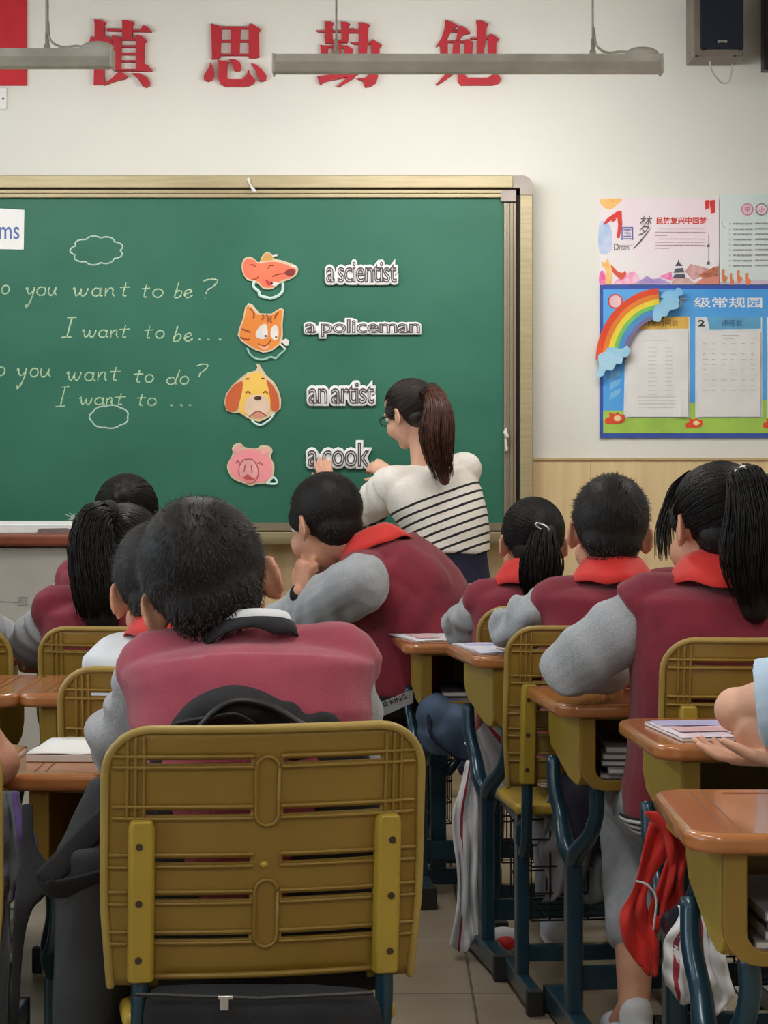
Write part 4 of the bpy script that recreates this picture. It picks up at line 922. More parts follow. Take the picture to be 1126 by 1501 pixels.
# ------------------------------------------------------------------ the school desk (origin: floor under the middle of its near edge)
def rrect(x0, x1, y0, y1, r_, n=6):
    return corner(x1 - r_, y1 - r_, r_, 0, n) + corner(x0 + r_, y1 - r_, r_, PI / 2, n) + corner(x0 + r_, y0 + r_, r_, PI, n) + corner(x1 - r_, y0 + r_, r_, 1.5 * PI, n)
def desk(label, loc, rz, hz=.715, wd=.60):
    t = thing('school_desk', label, 'desk', loc, 'brown-topped school desks', rz); w2 = wd / 2; D = .41
    build(MB().prism(rrect(-w2, w2, 0, D, .048), hz - .028, hz, 'xy'), 'desk_top', M_desk, t, bevel=.011, seg=4)
    gm = MB()
    for s in (-1, 1):
        for dx, r_ in ((.055, .0016), (.072, .0016)):
            gm.tube([(s * (w2 - dx), .035, hz - .0002), (s * (w2 - dx), D - .035, hz - .0002)], r_, n=5)
    gm.tube([(-w2 + .10, D - .05, hz - .0002), (w2 - .10, D - .05, hz - .0002)], .0016, n=5)
    build(gm, 'groove', M_groove, t)
    # pencil slot
    build(MB().prism(rrect(-.12, .12, D - .035, D - .015, .008), hz - .0008, hz + .0004, 'xy'), 'pencil_slot', M_groove, t)
    zb, zt = hz - .172, hz - .028
    for s in (-1, 1):
        xo = s * (w2 - .050); xi = s * (w2 - .078)
        prof = [(.035, zt), (D - .02, zt), (D - .02, zb + .075), (D - .05, zb + .045), (.16, zb + .004), (.09, zb), (.055, zb + .004), (.038, zb + .018), (.032, zb + .04)]
        pn = build(MB().prism(prof, *sorted((xi, xo)), 'yz'), 'side_panel', M_must2 , t, bevel=.004)
        # fork, column, foot
        xc = s * (w2 - .066)
        for pf in ([(xo + s * .004, .31, zb + .030), (xo + s * .005, .29, zb - .035), (xo - s * .004, .26, zb - .095), (xc + s * .012, .215, zb - .140), (xc, .19, zb - .175)],
                   [(xc - s * .020, .05, zb + .006), (xc - s * .024, .06, zb - .05), (xc - s * .016, .09, zb - .105), (xc, .14, zb - .145), (xc, .175, zb - .175)]):
            build(MB().tube(pf, [.0150, .0155, .0165, .019, .019], sub=4, n=12, cap='flat'), 'fork_arm', M_steel, t, smooth=True)
        build(MB().box((xc, .185, (zb - .15 + .05) / 2), (.034, .056, zb - .15 - .05)), 'column', M_steel, t, bevel=.010, seg=3)
        ft = build(MB().box((xc, .20, .034), (.042, .42, .05)), 'foot_bar', M_steel, t, bevel=.006)
        for y in (-.01, .41): build(MB().box((xc, y, .030), (.046, .025, .06)), 'end_cap', M_cap, ft, bevel=.003)
    tm_ = MB()
    xi = w2 - .078
    tm_.box((0, .215, zb + .006), (2 * xi, .35, .012)); tm_.box((0, D - .03, zb + .055), (2 * xi, .012, .10)); tm_.box((0, .2, zt - .003), (2 * xi, .34, .006))
    build(tm_, 'book_tray', M_must, t, bevel=.003)
    xo = w2 - .048; zi = zb + .016; xq = xo - .032
    ou = [(-xo, zt)] + [(-xo + .05 + .05 * math.cos(a), zb + .046 + .05 * math.sin(a)) for a in np.linspace(PI, 1.5 * PI, 6)] + [(xo - .05 + .05 * math.cos(a), zb + .046 + .05 * math.sin(a)) for a in np.linspace(1.5 * PI, 2 * PI, 6)] + [(xo, zt)]
    inn = [(xq, zt)] + [(xq - .025 + .025 * math.cos(a), zi + .025 + .025 * math.sin(a)) for a in np.linspace(2 * PI, 1.5 * PI, 6)] + [(-xq + .025 + .025 * math.cos(a), zi + .025 + .025 * math.sin(a)) for a in np.linspace(1.5 * PI, PI, 6)] + [(-xq, zt)]
    N_ = len(ou); ib = inn[::-1]; fm = MB()
    vs = [(x, .018, z) for x, z in ou] + [(x, .018, z) for x, z in ib] + [(x, .036, z) for x, z in ou] + [(x, .036, z) for x, z in ib]
    fs = []
    for q in range(N_ - 1):
        fs += [(q, q + 1, N_ + q + 1, N_ + q), (2 * N_ + q + 1, 2 * N_ + q, 3 * N_ + q, 3 * N_ + q + 1), (q + 1, q, 2 * N_ + q, 2 * N_ + q + 1), (N_ + q, N_ + q + 1, 3 * N_ + q + 1, 3 * N_ + q)]
    fs += [(0, N_, 3 * N_, 2 * N_), (N_ - 1, 3 * N_ - 1, 4 * N_ - 1, 2 * N_ - 1)]
    fm.add(vs, fs); build(fm, 'front_frame', M_must, t, bevel=.003)
    build(MB().box((0, .19, .125), (wd - .14, .02, .050)), 'cross_bar', M_steel, t, bevel=.004)
    return t
def desk_at(pxl, Y0, lab, rz=0, hz=.715, wd=.60, left=True):
    x = X_(pxl, Y0)
    return desk(lab, (x + (wd / 2 if left else -wd / 2), Y0, 0), R(rz), hz, wd)
DK = {}
def desk_p(pxp, Y0, lab, rz=0, hz=.715, wd=.60):
    """placed by the outer near corner of its left side panel"""
    th = R(rz); w2 = wd / 2 - .05; xp = X_(pxp, Y0 + .02)
    return desk(lab, (xp + w2 * math.cos(th) + .035 * math.sin(th), Y0 + w2 * math.sin(th), 0), th, hz, wd)
DK['D1'] = desk_p(1062, 2.86, 'brown-topped desk nearest the camera at the lower right', 0)
DK['D2'] = desk_p(1001, 3.72, 'brown-topped desk holding the coloured booklet and the pale blue child\'s arm', 4, .722)
DK['D3'] = desk_p(851, 4.42, 'brown-topped desk under the tall girl\'s grey elbow', 6)
DK['D4'] = desk_p(723, 5.13, 'brown-topped desk with a printed sheet, in front of the short-haired boy', 9, .750)
DK['D5'] = desk_p(617, 5.96, 'farthest brown-topped desk of the right row, beside the leaning boy', 5, .712)
DK['D6'] = desk_at(380, 6.78, 'desk under the elbow of the boy who rests his chin on his fist', 0)
DK['A1'] = desk_at(-6, 3.42, 'brown-topped desk of the nearest boy, with an open white notebook', 0)
DK['A2'] = desk_at(21, 4.31, 'brown-topped desk in front of the child in the white shirt', 0, .748, .60)
DK['A3'] = desk_at(22, 5.22, 'small glimpse of desk in front of the long-ponytail girl', 0, .73, .60)
DK['Z1'] = desk_at(-14, 3.42, 'desk at the left edge under the bare forearm', 0, .712, .60, left=False)
DK['Z2'] = desk_at(26, 4.30, 'second desk along the left edge, its right corner showing', 0, .748, .60, left=False)
DK['Z3'] = desk_at(18, 5.25, 'third desk along the left edge, behind the cut-off chair', 0, .735, .60, left=False)

# ------------------------------------------------------------------ things on and in the desks
def booklet(label, px, py, Y, z, w_, d_, th, rz, m, cat='book', name='booklet', pics=()):
    t = thing(name, label, cat, (X_(px, Y), Y, z + .0005), None, R(rz))
    build(MB().box((0, 0, th / 2), (w_, d_, th)), 'pages', M_paper, t, bevel=.0015)
    g = [[(w_ * (i / 6 - .5), d_ * (j / 6 - .5), th + .0008 + .0015 * math.sin(i + j) ** 2) for i in range(7)] for j in range(7)]
    build(MB().sheet(g), 'cover', m, t, smooth=True, solid=.0008)
    for k, (a, b, c, d, mm) in enumerate(pics):
        build(MB().box((a * w_, b * d_, th + .0036 + k * .0003), (c * w_, d * d_, .0006)), 'printed_patch', mm, t)
    return t
lilp = mat('lilac_print', (176, 172, 214), .5, rgb2=(196, 190, 224)); pkp = mat('pink_print2', (228, 186, 190), .5)
booklet('lilac and pink printed booklet under the pale blue child\'s hand', 1040, 0, 3.90, .722, .17, .25, .005, 8, mat('booklet_cover', (214, 206, 216), .45, rgb2=(224, 190, 196), nscale=20), pics=[(0, .3, .9, .3, lilp), (-.1, -.1, .6, .25, pkp), (.25, -.35, .35, .2, mat('pale_print', (206, 224, 230), .5))])
nb_ = booklet('open white notebook on the nearest boy\'s desk', 128, 0, 3.66, .715, .16, .21, .012, -3, M_white, name='notebook')
booklet('printed sheet with blue and pink blocks on the second farthest desk', 745, 0, 5.36, .750, .21, .29, .002, 12, mat('sheet_print', (212, 210, 222), .5, rgb2=(196, 196, 216), nscale=20), cat='paper', name='worksheet', pics=[(.0, .3, .8, .2, lilp), (.1, -.25, .6, .25, pkp)])
booklet('white printed sheet lying on the farthest desk beside the leaning boy', 640, 0, 6.2, .712, .20, .27, .002, 16, mat('sheet_print2', (218, 214, 216), .5, rgb2=(206, 200, 206), nscale=20), cat='paper', name='worksheet', pics=[(-.2, 0, .3, .5, pkp)])
def stack(labels, desk_, dx, n, z0, m_list):
    d = DK[desk_]
    for i in range(n):
        w_ = .20 + .02 * random.random()
        x, y = d.location.x + dx + random.uniform(-.01, .01), d.location.y + .17 + random.uniform(-.01, .01)
        t = thing('exercise_book', labels[i], 'book', (x, y, z0 + i * .0135), 'exercise books in the desk trays', R(random.uniform(-4, 4)))
        build(MB().box((0, 0, .006), (w_, .26, .009)), 'pages', M_paper, t, bevel=.001)
        build(MB().box((0, 0, .0116), (w_ + .004, .264, .0016)).box((0, 0, .0008), (w_ + .004, .264, .0016)).box((-w_ / 2 - .001, 0, .006), (.002, .264, .011)), 'cover', m_list[i % len(m_list)], t)
gc = [mat('grey_cover', (132, 130, 136), .6), mat('pale_cover', (176, 172, 172), .6), mat('dark_cover', (84, 82, 92), .6)]
od = ['lowest', 'second lowest', 'middle', 'second from top', 'topmost']
stack(['grey exercise book, %s in the tray under the tall girl\'s elbow' % o_ for o_ in od], 'D3', -.09, 5, DK['D3'].location.z + .715 - .172 + .0125, gc)
stack(['exercise book, %s in the tray of the farthest right-row desk' % o_ for o_ in ('lower', 'upper')], 'D5', -.09, 2, .712 - .172 + .0125, gc[1:])
stack(['exercise book, %s in the tray of the desk nearest the camera' % o_ for o_ in od[:4]], 'D1', -.09, 4, .715 - .172 + .0125, gc)
# ------------------------------------------------------------------ people
def hand(mb, w, d, n, side, k=1.0, curl=.35, spread=1.0, thumb=.8, pinch=False):
    """palm and five fingers; w wrist, d pointing direction, n palm normal, side=+1 thumb towards d x n"""
    w = Vector(w); d = Vector(d).normalized(); n = Vector(n); n = (n - d * n.dot(d)).normalized(); l = d.cross(n) * side
    mb.tube([w - d * .02 * k, w + d * .03 * k, w + d * .070 * k], [.020 * k, .031 * k, .030 * k], n=14, up=l, flat=(1.05, .45))
    L = [.068, .076, .070, .055]
    for i in range(4):
        b = w + d * (.068 - .004 * abs(i - 1.2)) * k + l * (.025 - i * .0165) * k
        a = curl * (1 + .12 * i); fd = (d + l * (.10 - i * .07) * spread).normalized(); p = b - fd * .02 * k; pts = [p, b]; q = b; ang = a * .6
        for s_, f in enumerate((.44, .31, .25)):
            v = fd * math.cos(ang) + n * math.sin(ang); q = q + v * L[i] * f * k; pts.append(q); ang += a * (1.1 if s_ == 0 else .8)
        mb.tube(pts, [.0088 * k, .0090 * k, .0082 * k, .0074 * k, .0062 * k], n=9)
    b = w + d * .018 * k + l * .022 * k; td = (d * .75 + l * thumb + n * .35).normalized(); t2 = (d * .95 + l * thumb * .35 + n * (.5 + (.5 if pinch else 0))).normalized()
    mb.tube([b, b + td * .032 * k, b + td * .032 * k + t2 * .028 * k, b + td * .032 * k + t2 * .052 * k], [.0115 * k, .0110 * k, .0098 * k, .0072 * k], n=9)

def headmat(c, yaw, pitch, roll, s):
    return Matrix.Translation(c) @ Matrix.Rotation(R(yaw), 4, 'Z') @ Matrix.Rotation(R(pitch), 4, 'X') @ Matrix.Rotation(R(roll), 4, 'Y') @ Matrix.Scale(s, 4)
def head_prims(mb, Mx):
    h = MB()
    h.ell((0, -.012, .028), (.074, .089, .081)); h.ell((0, .020, -.030), (.060, .064, .082)); h.ell((0, .052, -.092), (.024, .022, .020)); h.ell((0, .020, .045), (.066, .066, .055))
    for s in (-1, 1):
        h.ell((s * .034, .052, -.038), (.030, .030, .034)); h.ell((s * .030, .070, .018), (.024, .016, .008))
        e = Matrix.Rotation(R(s * 26), 3, 'Z') @ Matrix.Rotation(R(-8), 3, 'X'); ec = Vector((s * .0815, -.012, -.006))
        h.ell(ec, (.0050, .0165, .0270), rot=e); h.ell((s * .074, -.004, -.012), (.011, .012, .024))
        h.tube([ec + e @ Vector((s * .001, .0155 * math.cos(a), .0265 * math.sin(a))) for a in np.linspace(1.0, 4.5, 12)], [.0030] + [.0040] * 10 + [.003], n=7)
        h.ell(ec + Vector((s * -.002, .004, -.026)), (.0050, .008, .008))
    h.tube([(0, .078, .012), (0, .088, -.010), (0, .098, -.026)], [.007, .0095, .0115], n=10); h.ell((0, .091, -.030), (.017, .010, .008))
    h.ell((0, .080, -.058), (.021, .011, .006)); h.ell((0, .078, -.067), (.018, .011, .007))
    h.xf(Mx); mb.add(h.v, h.f)

def body_frame(sp):
    lat = (sp['shr'] - sp['shl']); lat.z *= .5; lat.normalize()
    return lat
def torso_rings(sp, grow=0., lo=0.0, hi=1.0, n=28, w_=1.0, hem=None, dome=False):
    pel, nk = sp['pelvis'], sp['neck']; ls = body_frame(sp); lh = sp.get('hiplat', ls)
    mid = sp.get('mid') or (pel.lerp(nk, .55) + ls.cross(Vector((0, 0, 1))) * 0 + sp.get('hunch', Vector((0, -.03, 0))))
    path = catmull([tuple(pel + Vector((0, 0, -.09))), tuple(pel), tuple(mid), tuple(nk + Vector((0, 0, -.055))), tuple(nk)], 25)
    T_ = np.linspace(0, 1, 25); prof = sp.get('prof') or [(.0, .120, .100), (.12, .148, .115), (.25, .150, .115), (.42, .138, .108), (.6, .148, .112), (.75, .160, .108), (.86, .150, .092), (.93, .105, .074), (1., .050, .050)]
    k = sp.get('k', 1.0); rings = []
    for i, t in enumerate(T_):
        if t < lo or t > hi: continue
        hw = np.interp(t, [p[0] for p in prof], [p[1] for p in prof]) * k * w_ + grow; hd = np.interp(t, [p[0] for p in prof], [p[2] for p in prof]) * k + grow
        a, b = Vector(path[max(i - 1, 0)]), Vector(path[min(i + 1, 24)]); tn = (b - a).normalized(); la = lh.lerp(ls, t); la = (la - tn * la.dot(tn)).normalized(); dp = tn.cross(la)
        ring = []
        for q in range(n):
            an = 2 * PI * q / n; c, s_ = math.cos(an), math.sin(an); e = 2 / 2.5
            ring.append(Vector(path[i]) + la * hw * math.copysign(abs(c) ** e, c) + dp * hd * math.copysign(abs(s_) ** e, s_))
        rings.append(ring)
    if hi < .99 and dome:
        for sc2, dz in ((.86, .014), (.6, .026), (.3, .033)):
            cen = sum(ring, Vector()) / n
            rings.append([cen + (p - cen) * sc2 + tn * dz for p in ring])
    return rings
def shoulders(mb, sp, g):
    k = sp.get('k', 1.0); nk = sp['neck']; l, r_ = sp['shl'], sp['shr']
    m1 = nk.lerp(l, .55) + Vector((0, 0, -.012)); m2 = nk.lerp(r_, .55) + Vector((0, 0, -.012)); c0 = nk + Vector((0, 0, -.05))
    mb.tube([l, m1 + Vector((0, 0, -.018)), c0, m2 + Vector((0, 0, -.018)), r_], [(.050 * k) + g, .056 * k + g, .058 * k + g, .056 * k + g, .050 * k + g], sub=4, n=14)

def strandtube(mb, pts, r): mb.tube(pts, r, n=3, cap='flat')
SC = [((0, -.012, .034), (.0800, .0965, .0860)), ((0, -.046, -.020), (.064, .052, .062))]
def scalp_pts(n, Mx, zmin=-.075, grow=1.0, face=True):
    out = []
    while len(out) < n:
        v = Vector(rng.normal(size=3)).normalized(); k = 0 if rng.random() < .78 else 1; c, r_ = SC[k]
        p = Vector((c[0] + v.x * r_[0] * grow, c[1] + v.y * r_[1] * grow, c[2] + v.z * r_[2] * grow))
        o = SC[1 - k]; q = sum(((p[i] - o[0][i]) / o[1][i]) ** 2 for i in range(3))
        if q < 1 or p.z < zmin: continue
        if face and p.y > .030 and p.z < .062: continue
        if p.y > -.02 and p.z < -.005: continue
        nn = Vector(((p.x - c[0]) / r_[0] ** 2, (p.y - c[1]) / r_[1] ** 2, (p.z - c[2]) / r_[2] ** 2)).normalized()
        out.append((p, nn))
    return out
def hair_shell(mb, top=1.0, side=1.0):
    mb.ell((0, -.014, .036), (.0795 * side, .0955, .0860 * top), n=26, m=18); mb.ell((0, -.046, -.014), (.0630 * side, .051, .054), n=20, m=14)
    for s in (-1, 1): mb.ell((s * .058, .022, .022), (.018, .036, .034))
def short_hair(parent, Mx, n=5000, ln=.014, m=None, top=1.0, zmin=-.072):
    h = MB(); hair_shell(h, top); h.xf(Mx)
    o = remesh(h, 'hair', m or M_hair, .006, 2, disp=folds(3, .0012, 120), parent=parent)
    st = MB(); N3 = Mx.to_3x3()
    cr = Vector((.01, -.06, .105))
    for p, nn in scalp_pts(n, Mx, zmin):
        if p.z > .03: p.z = .036 + (p.z - .036) * top
        fl = (p - cr); fl = (fl - nn * fl.dot(nn)); fl = fl.normalized() if fl.length > 1e-4 else Vector((1, 0, 0))
        L_ = ln * (.35 if p.z < -.03 else .7 if p.z < .02 else 1) * rng.uniform(.6, 1.2)
        d = (nn * .45 + fl * .8 + Vector((0, 0, -.25 if p.z < .03 else 0)) + Vector(rng.normal(size=3)) * .22).normalized()
        s_ = d.cross(nn); s_ = s_.normalized() * .0011 if s_.length > 1e-5 else Vector((.001, 0, 0))
        b = p - nn * .002
        i = len(st.v); st.v += [tuple(Mx @ (b - s_)), tuple(Mx @ (b + s_)), tuple(Mx @ (b + d * L_))]; st.f.append((i, i + 1, i + 2)); st.fm.append(0)
    x = build(st, 'hair_strands', m or M_hair, parent, world=True); x['kind'] = 'stuff'
def tied_hair(parent, Mx, tie, m=None, n=900, part=None, top=1.0):
    h = MB(); hair_shell(h, top, .985); t = Vector(tie); h.ell(t * .93 + Vector((0, -.012, .03)) * .07, (.024, .024, .024)); h.xf(Mx)
    remesh(h, 'hair', m or M_hair, .006, 3, parent=parent)
    st = MB()
    for p, nn in scalp_pts(n, Mx, -.060, 1.0):
        pts = []
        for q in np.linspace(0, 1, 9):
            v = p.lerp(t, q); c = Vector(SC[0][0]); d = v - c; r_ = SC[0][1]
            e = math.sqrt(sum((d[i] / r_[i]) ** 2 for i in range(3))); g = 1.010 + .018 * math.sin(q * PI) * rng.uniform(.2, 1)
            v2 = c + d / max(e, .2) * g
            if v.z < .0: v2 = v.lerp(v2, .35) + Vector((0, -.004, 0)) if v2.z < -.02 else v2
            pts.append(Mx @ v2.lerp(t, max(0, q - .85) / .15 if q > .85 else 0))
        strandtube(st, pts, [.0017, .0018, .0018, .0018, .0018, .0018, .0016, .0014, .001])
    x = build(st, 'hair_strands', m or M_hair, parent, world=True, smooth=True); x['kind'] = 'stuff'
def ponytail(parent, path, rad, m=None, n=320, name='ponytail', core=.8, ragged=.12, seed=1, curl=.004):
    r2 = np.random.default_rng(seed); path = [Vector(p) for p in path]; rad = list(rad)
    cr = catmull([(*p, q) for p, q in zip(path, rad)], 16)
    co = MB().tube([c[:3] for c in cr], [max(c[3] * core, .003) for c in cr], n=16)
    ob = remesh(co, name, m or M_hair, .006, 2, disp=folds(seed, .002, 70, (1, 1, .1)), parent=parent)
    st = MB()
    for k in range(n):
        a = r2.uniform(0, 2 * PI); rr = math.sqrt(r2.uniform(.45, 1)); end = 1 - abs(r2.normal()) * ragged; end = min(max(end, .5), 1) ; e2 = 1.0 + r2.uniform(0, .05)
        pts = []
        for i in range(10):
            t = i / 9 * end; c = cr[min(int(t * 15), 15)]; c2 = cr[min(int(t * 15) + 1, 15)]; f = t * 15 - int(t * 15)
            q = c * (1 - f) + c2 * f
            tn = Vector(cr[min(int(t * 15) + 1, 15)][:3]) - Vector(cr[max(int(t * 15) - 1, 0)][:3]); tn.normalize()
            u = tn.cross(Vector((0, 1, 0))); u = u.normalized() if u.length > .1 else Vector((1, 0, 0)); v = tn.cross(u)
            w2 = math.sin(t * 9 + k) * curl
            pts.append(Vector(q[:3]) + (u * math.cos(a) + v * math.sin(a)) * (q[3] * rr * e2) + u * w2)
        strandtube(st, pts, [.0016] * 8 + [.0013, .0006])
    x = build(st, name + '_strands', m or M_hair, parent, world=True, smooth=True); x['kind'] = 'stuff'
    return ob

def collar(parent, name, m, nk, lat, rows, back=0., drop_side=.02, tilt=None, th=.0035, seed=0, tails=None):
    """cloth ring around the neck: rows of (half width, half depth, height) from the top fold to the hem"""
    up = Vector((0, 0, 1)) if tilt is None else Vector(tilt).normalized(); lat = (lat - up * lat.dot(up)).normalized(); fw = up.cross(lat)
    r2 = np.random.default_rng(seed); ph = r2.uniform(0, 6, 3); g = []
    for j, (a, b, z) in enumerate(rows):
        row = []; t = j / (len(rows) - 1)
        for i in range(41):
            th_ = 2 * PI * i / 40; c, s_ = math.cos(th_), math.sin(th_)
            bk = max(0, -s_) ** 3 * back * t; fr = max(0, s_) ** 2 * .03 * t
            wv = .003 * math.sin(5 * th_ + ph[0]) * t + .002 * math.sin(9 * th_ + ph[1]) * t
            row.append(nk + lat * a * c + fw * (b * s_ + (-bk * .45)) + up * (z - bk - fr - drop_side * abs(c) ** 1.5 * t + wv) )
        g.append(row)
    return build(MB().sheet(g), name, m, parent, smooth=True, world=True, solid=th)

def person(label, sp, top='jacket', hair=None, group=None):
    base = Vector((sp['pelvis'].x, sp['pelvis'].y, 0)); k = sp.get('k', 1.0)
    t = thing('person', label, 'person', base, group)
    Mx = headmat(sp['head'], *sp['hrot'], sp['hs']); lat = body_frame(sp); skin = sp.get('skin', M_skin)
    b = MB(); head_prims(b, Mx)
    nk = sp['neck']; hb = Mx @ Vector((0, -.022, -.045)); nr = sp.get('nr', .046)
    b.tube([hb, hb.lerp(nk, .5), nk + Vector((0, .01, -.04))], [nr, nr * .95, nr * 1.15], n=16)
    b.loft(torso_rings(sp, -.014, 0, sp.get('bhi', .80), dome=True))
    shoulders(b, sp, -.022)
    ar = sp.get('ar', 1.0)
    for s, nm in ((-1, 'l'), (1, 'r')):
        S, E, W_ = sp['sh' + nm], sp['el' + nm], sp['wr' + nm]
        b.ell(E, (.036 * ar * k,) * 3); b.tube([S, S.lerp(E, .5), E, E.lerp(W_, .35), W_], [.042 * ar * k, .040 * ar * k, .034 * ar * k, .034 * ar * k, .022 * k], n=14)
        hd = sp.get('hd' + nm) or ((W_ - E).normalized()); hn = sp.get('hn' + nm, Vector((0, 0, -1)))
        hand(b, W_, hd, hn, sp.get('ts' + nm, 1 if nm == 'l' else -1), sp.get('hk', .9) * k, sp.get('curl' + nm, .35), pinch=sp.get('pinch', False))
    legs = sp['legs']
    for H_, K_, A_, T_ in legs:
        b.tube([H_, H_.lerp(K_, .5), K_, K_.lerp(A_, .4), A_], [.068 * k, .062 * k, .048 * k, .045 * k, .030 * k], n=14); b.tube([A_, A_.lerp(T_, .5) + Vector((0, 0, -.02)), T_], [.032 * k, .032 * k, .024 * k], n=12)
    remesh(b, 'body', skin, sp.get('vox', .0055), 3, parent=t)
    for s in (-1, 1):
        e = build(MB().ell(Mx @ Vector((s * .030, .0735, .002)), (.0115 * sp['hs'],) * 3, n=14, m=10), 'eye', M_eyew, t, smooth=True, world=True)
        build(MB().ell(Mx @ Vector((s * .0305, .0815, .001)), (.0055 * sp['hs'],) * 3, n=10, m=8), 'iris', M_eyeb, e, smooth=True, world=True)
        build(MB().tube([Mx @ Vector((s * .016, .087, .022)), Mx @ Vector((s * .030, .0865, .027)), Mx @ Vector((s * .044, .077, .022))], .0022, n=6, sub=3), 'eyebrow', M_hair, t, smooth=True, world=True)
    build(MB().ell(Mx @ Vector((0, .089, -.0615)), (.019 * sp['hs'], .006 * sp['hs'], .0055 * sp['hs']), rot=Mx.to_3x3().normalized()), 'lips', M_lip, t, smooth=True, world=True)
    # trousers and shoes
    pm = sp.get('pants', M_greyd); q = MB(); q.loft(torso_rings(sp, .006, 0, sp.get('waist', .30)))
    for H_, K_, A_, T_ in legs:
        c = sp.get('cuff', .92); Ae = K_.lerp(A_, c)
        q.tube([H_, H_.lerp(K_, .5), K_, K_.lerp(Ae, .5), Ae], [.086 * k, .080 * k, .068 * k, .062 * k, .054 * k], n=16)
    remesh(q, 'trousers', pm, .007, 4, disp=folds(5, .004, 26), parent=t)
    for i, (H_, K_, A_, T_) in enumerate(legs):
        d = (T_ - A_); d.z = 0; d.normalize(); f0 = Vector((A_.x, A_.y, .045)); s_ = MB()
        s_.tube([f0 - d * .035, f0 + d * .03, f0 + d * .10 + Vector((0, 0, -.008)), f0 + d * .15 + Vector((0, 0, -.014))], [.036, .039, .036, .026], n=14, flat=(1, 1)); s_.tube([f0 - d * .01, f0 - d * .012 + Vector((0, 0, .05))], [.036, .034], n=14)
        s_.v = [(x, y, max(z, .012)) for x, y, z in s_.v]
        sh = remesh(s_, 'shoe', sp.get('shoe', M_wht), .006, 2, parent=t)
        so = MB().tube([f0 - d * .04 + Vector((0, 0, -.032)), f0 + d * .05 + Vector((0, 0, -.034)), f0 + d * .165 + Vector((0, 0, -.032))], [.034, .037, .030], n=16, up=(0, 0, 1), flat=(.35, 1.05)); build(so, 'sole', sp.get('sole', M_paper), sh, smooth=True, world=True)
        lc = MB()
        for j in range(4):
            c_ = f0 + d * (.02 + j * .022) + Vector((0, 0, .041 - j * .007)); sd = d.cross(Vector((0, 0, 1))) * .022; lc.tube([c_ - sd, c_ + Vector((0, 0, .004)), c_ + sd], .0025, n=5)
        build(lc, 'laces', M_wht, sh, smooth=True, world=True)
    # top
    bm_, sm_ = sp.get('bodym', M_marn), sp.get('sleevem', M_grey); g = sp.get('grow', .016)
    j = MB(); j.loft(torso_rings(sp, g, sp.get('hem', .10), sp.get('hi', .82), dome=True)); shoulders(j, sp, g - .003)
    for c_, r_ in sp.get('jx', []): j.ell(c_, r_)
    upk = (sp['neck'] - (sp.get('mid') or sp['pelvis'])).normalized(); sr = sp.get('sr', 1.0)
    for dz, ins, r_ in ((.052, .10, .060), (.10, .16, .072), (.165, .24, .082)):
        ins += sp.get('yin', 0); l0 = sp['shl'].lerp(sp['shr'], ins) - upk * dz * k; r0 = sp['shr'].lerp(sp['shl'], ins) - upk * dz * k
        j.tube([l0, l0.lerp(r0, .5) - sp.get('fwv', V(0, 1, 0)) * .014, r0], [r_ * k, r_ * k * 1.05, r_ * k], sub=5, n=14)
    for nm in ('l', 'r'):
        S, E = sp['sh' + nm], sp['el' + nm]; j.ell(S, (.053 * k * sp.get('shb', 1),) * 3); j.tube([S, S.lerp(E, sp.get('cap', .16))], [.056 * k * sr * sp.get('shb', 1), .0615 * k * sr * sp.get('shb', 1)], n=14, cap='flat')
    remesh(j, top, bm_, .0065, 9, disp=sp.get('bf') or folds(sp.get('seed', 1), .0045, 17, (1, 1, 1.6)), parent=t)
    sr = sp.get('sr', 1.0)
    for nm in ('l', 'r'):
        S, E, W_ = sp['sh' + nm], sp['el' + nm], sp['wr' + nm]; ct = sp.get('cut' + nm, sp.get('cut', .94)); We = E.lerp(W_, ct); q = MB()
        up_ = (S - E).normalized() * .012
        if ct > 0:
            q.tube([S.lerp(E, sp.get('s0', .10)), S.lerp(E, .35), S.lerp(E, .8), E, E.lerp(We, .25), E.lerp(We, .7), We], [sp.get('sr0', .050) * k * sr, .060 * k * sr, .059 * k * sr, .057 * k * sr, .053 * k * sr, .046 * k * sr, .036 * k * sr], n=16)
        else:
            We = S.lerp(E, 1 + ct); q.tube([S.lerp(E, .10), S.lerp(We, .5), We], [.050 * k * sr, .062 * k * sr, .064 * k * sr], n=16, cap='flat')
        SE = (E - S).normalized(); E_ = E; sd = sp.get('seed', 1)
        def fd(co, E_=E_, SE=SE, sd=sd):
            d = co - np.array(E_); a = d @ np.array(SE); r_ = np.linalg.norm(d, axis=1); r2 = np.random.default_rng(sd); kx = r2.normal(size=3) * 14
            md_ = .5 + .5 * np.sin(co @ (kx[::-1] * 2.3) + sd)
            return (.0115 * md_ * np.sin(a * 84 + 3.4 * np.sin(co @ kx) + 1.5 * np.sin(co @ (kx[::-1] * 1.7))) * np.exp(-(r_ / .11) ** 2) + .0055 * np.sin(co @ (kx * 2.3) + 1.3 + 1.5 * np.sin(co @ kx[::-1])) + .002 * np.sin(a * 60 + co @ (kx * 3))).astype(np.float32)
        remesh(q, 'sleeve', sm_, .006, 4, disp=fd, parent=t)
        if ct > .5 and sp.get('cuffs', True):
            dd = (W_ - E).normalized(); cf = MB().tube([We - dd * .035, We + dd * .01], [.035 * k * sr, .030 * k], n=18); build(cf, 'cuff', sp.get('cuffm', M_blk), t, smooth=True, world=True)
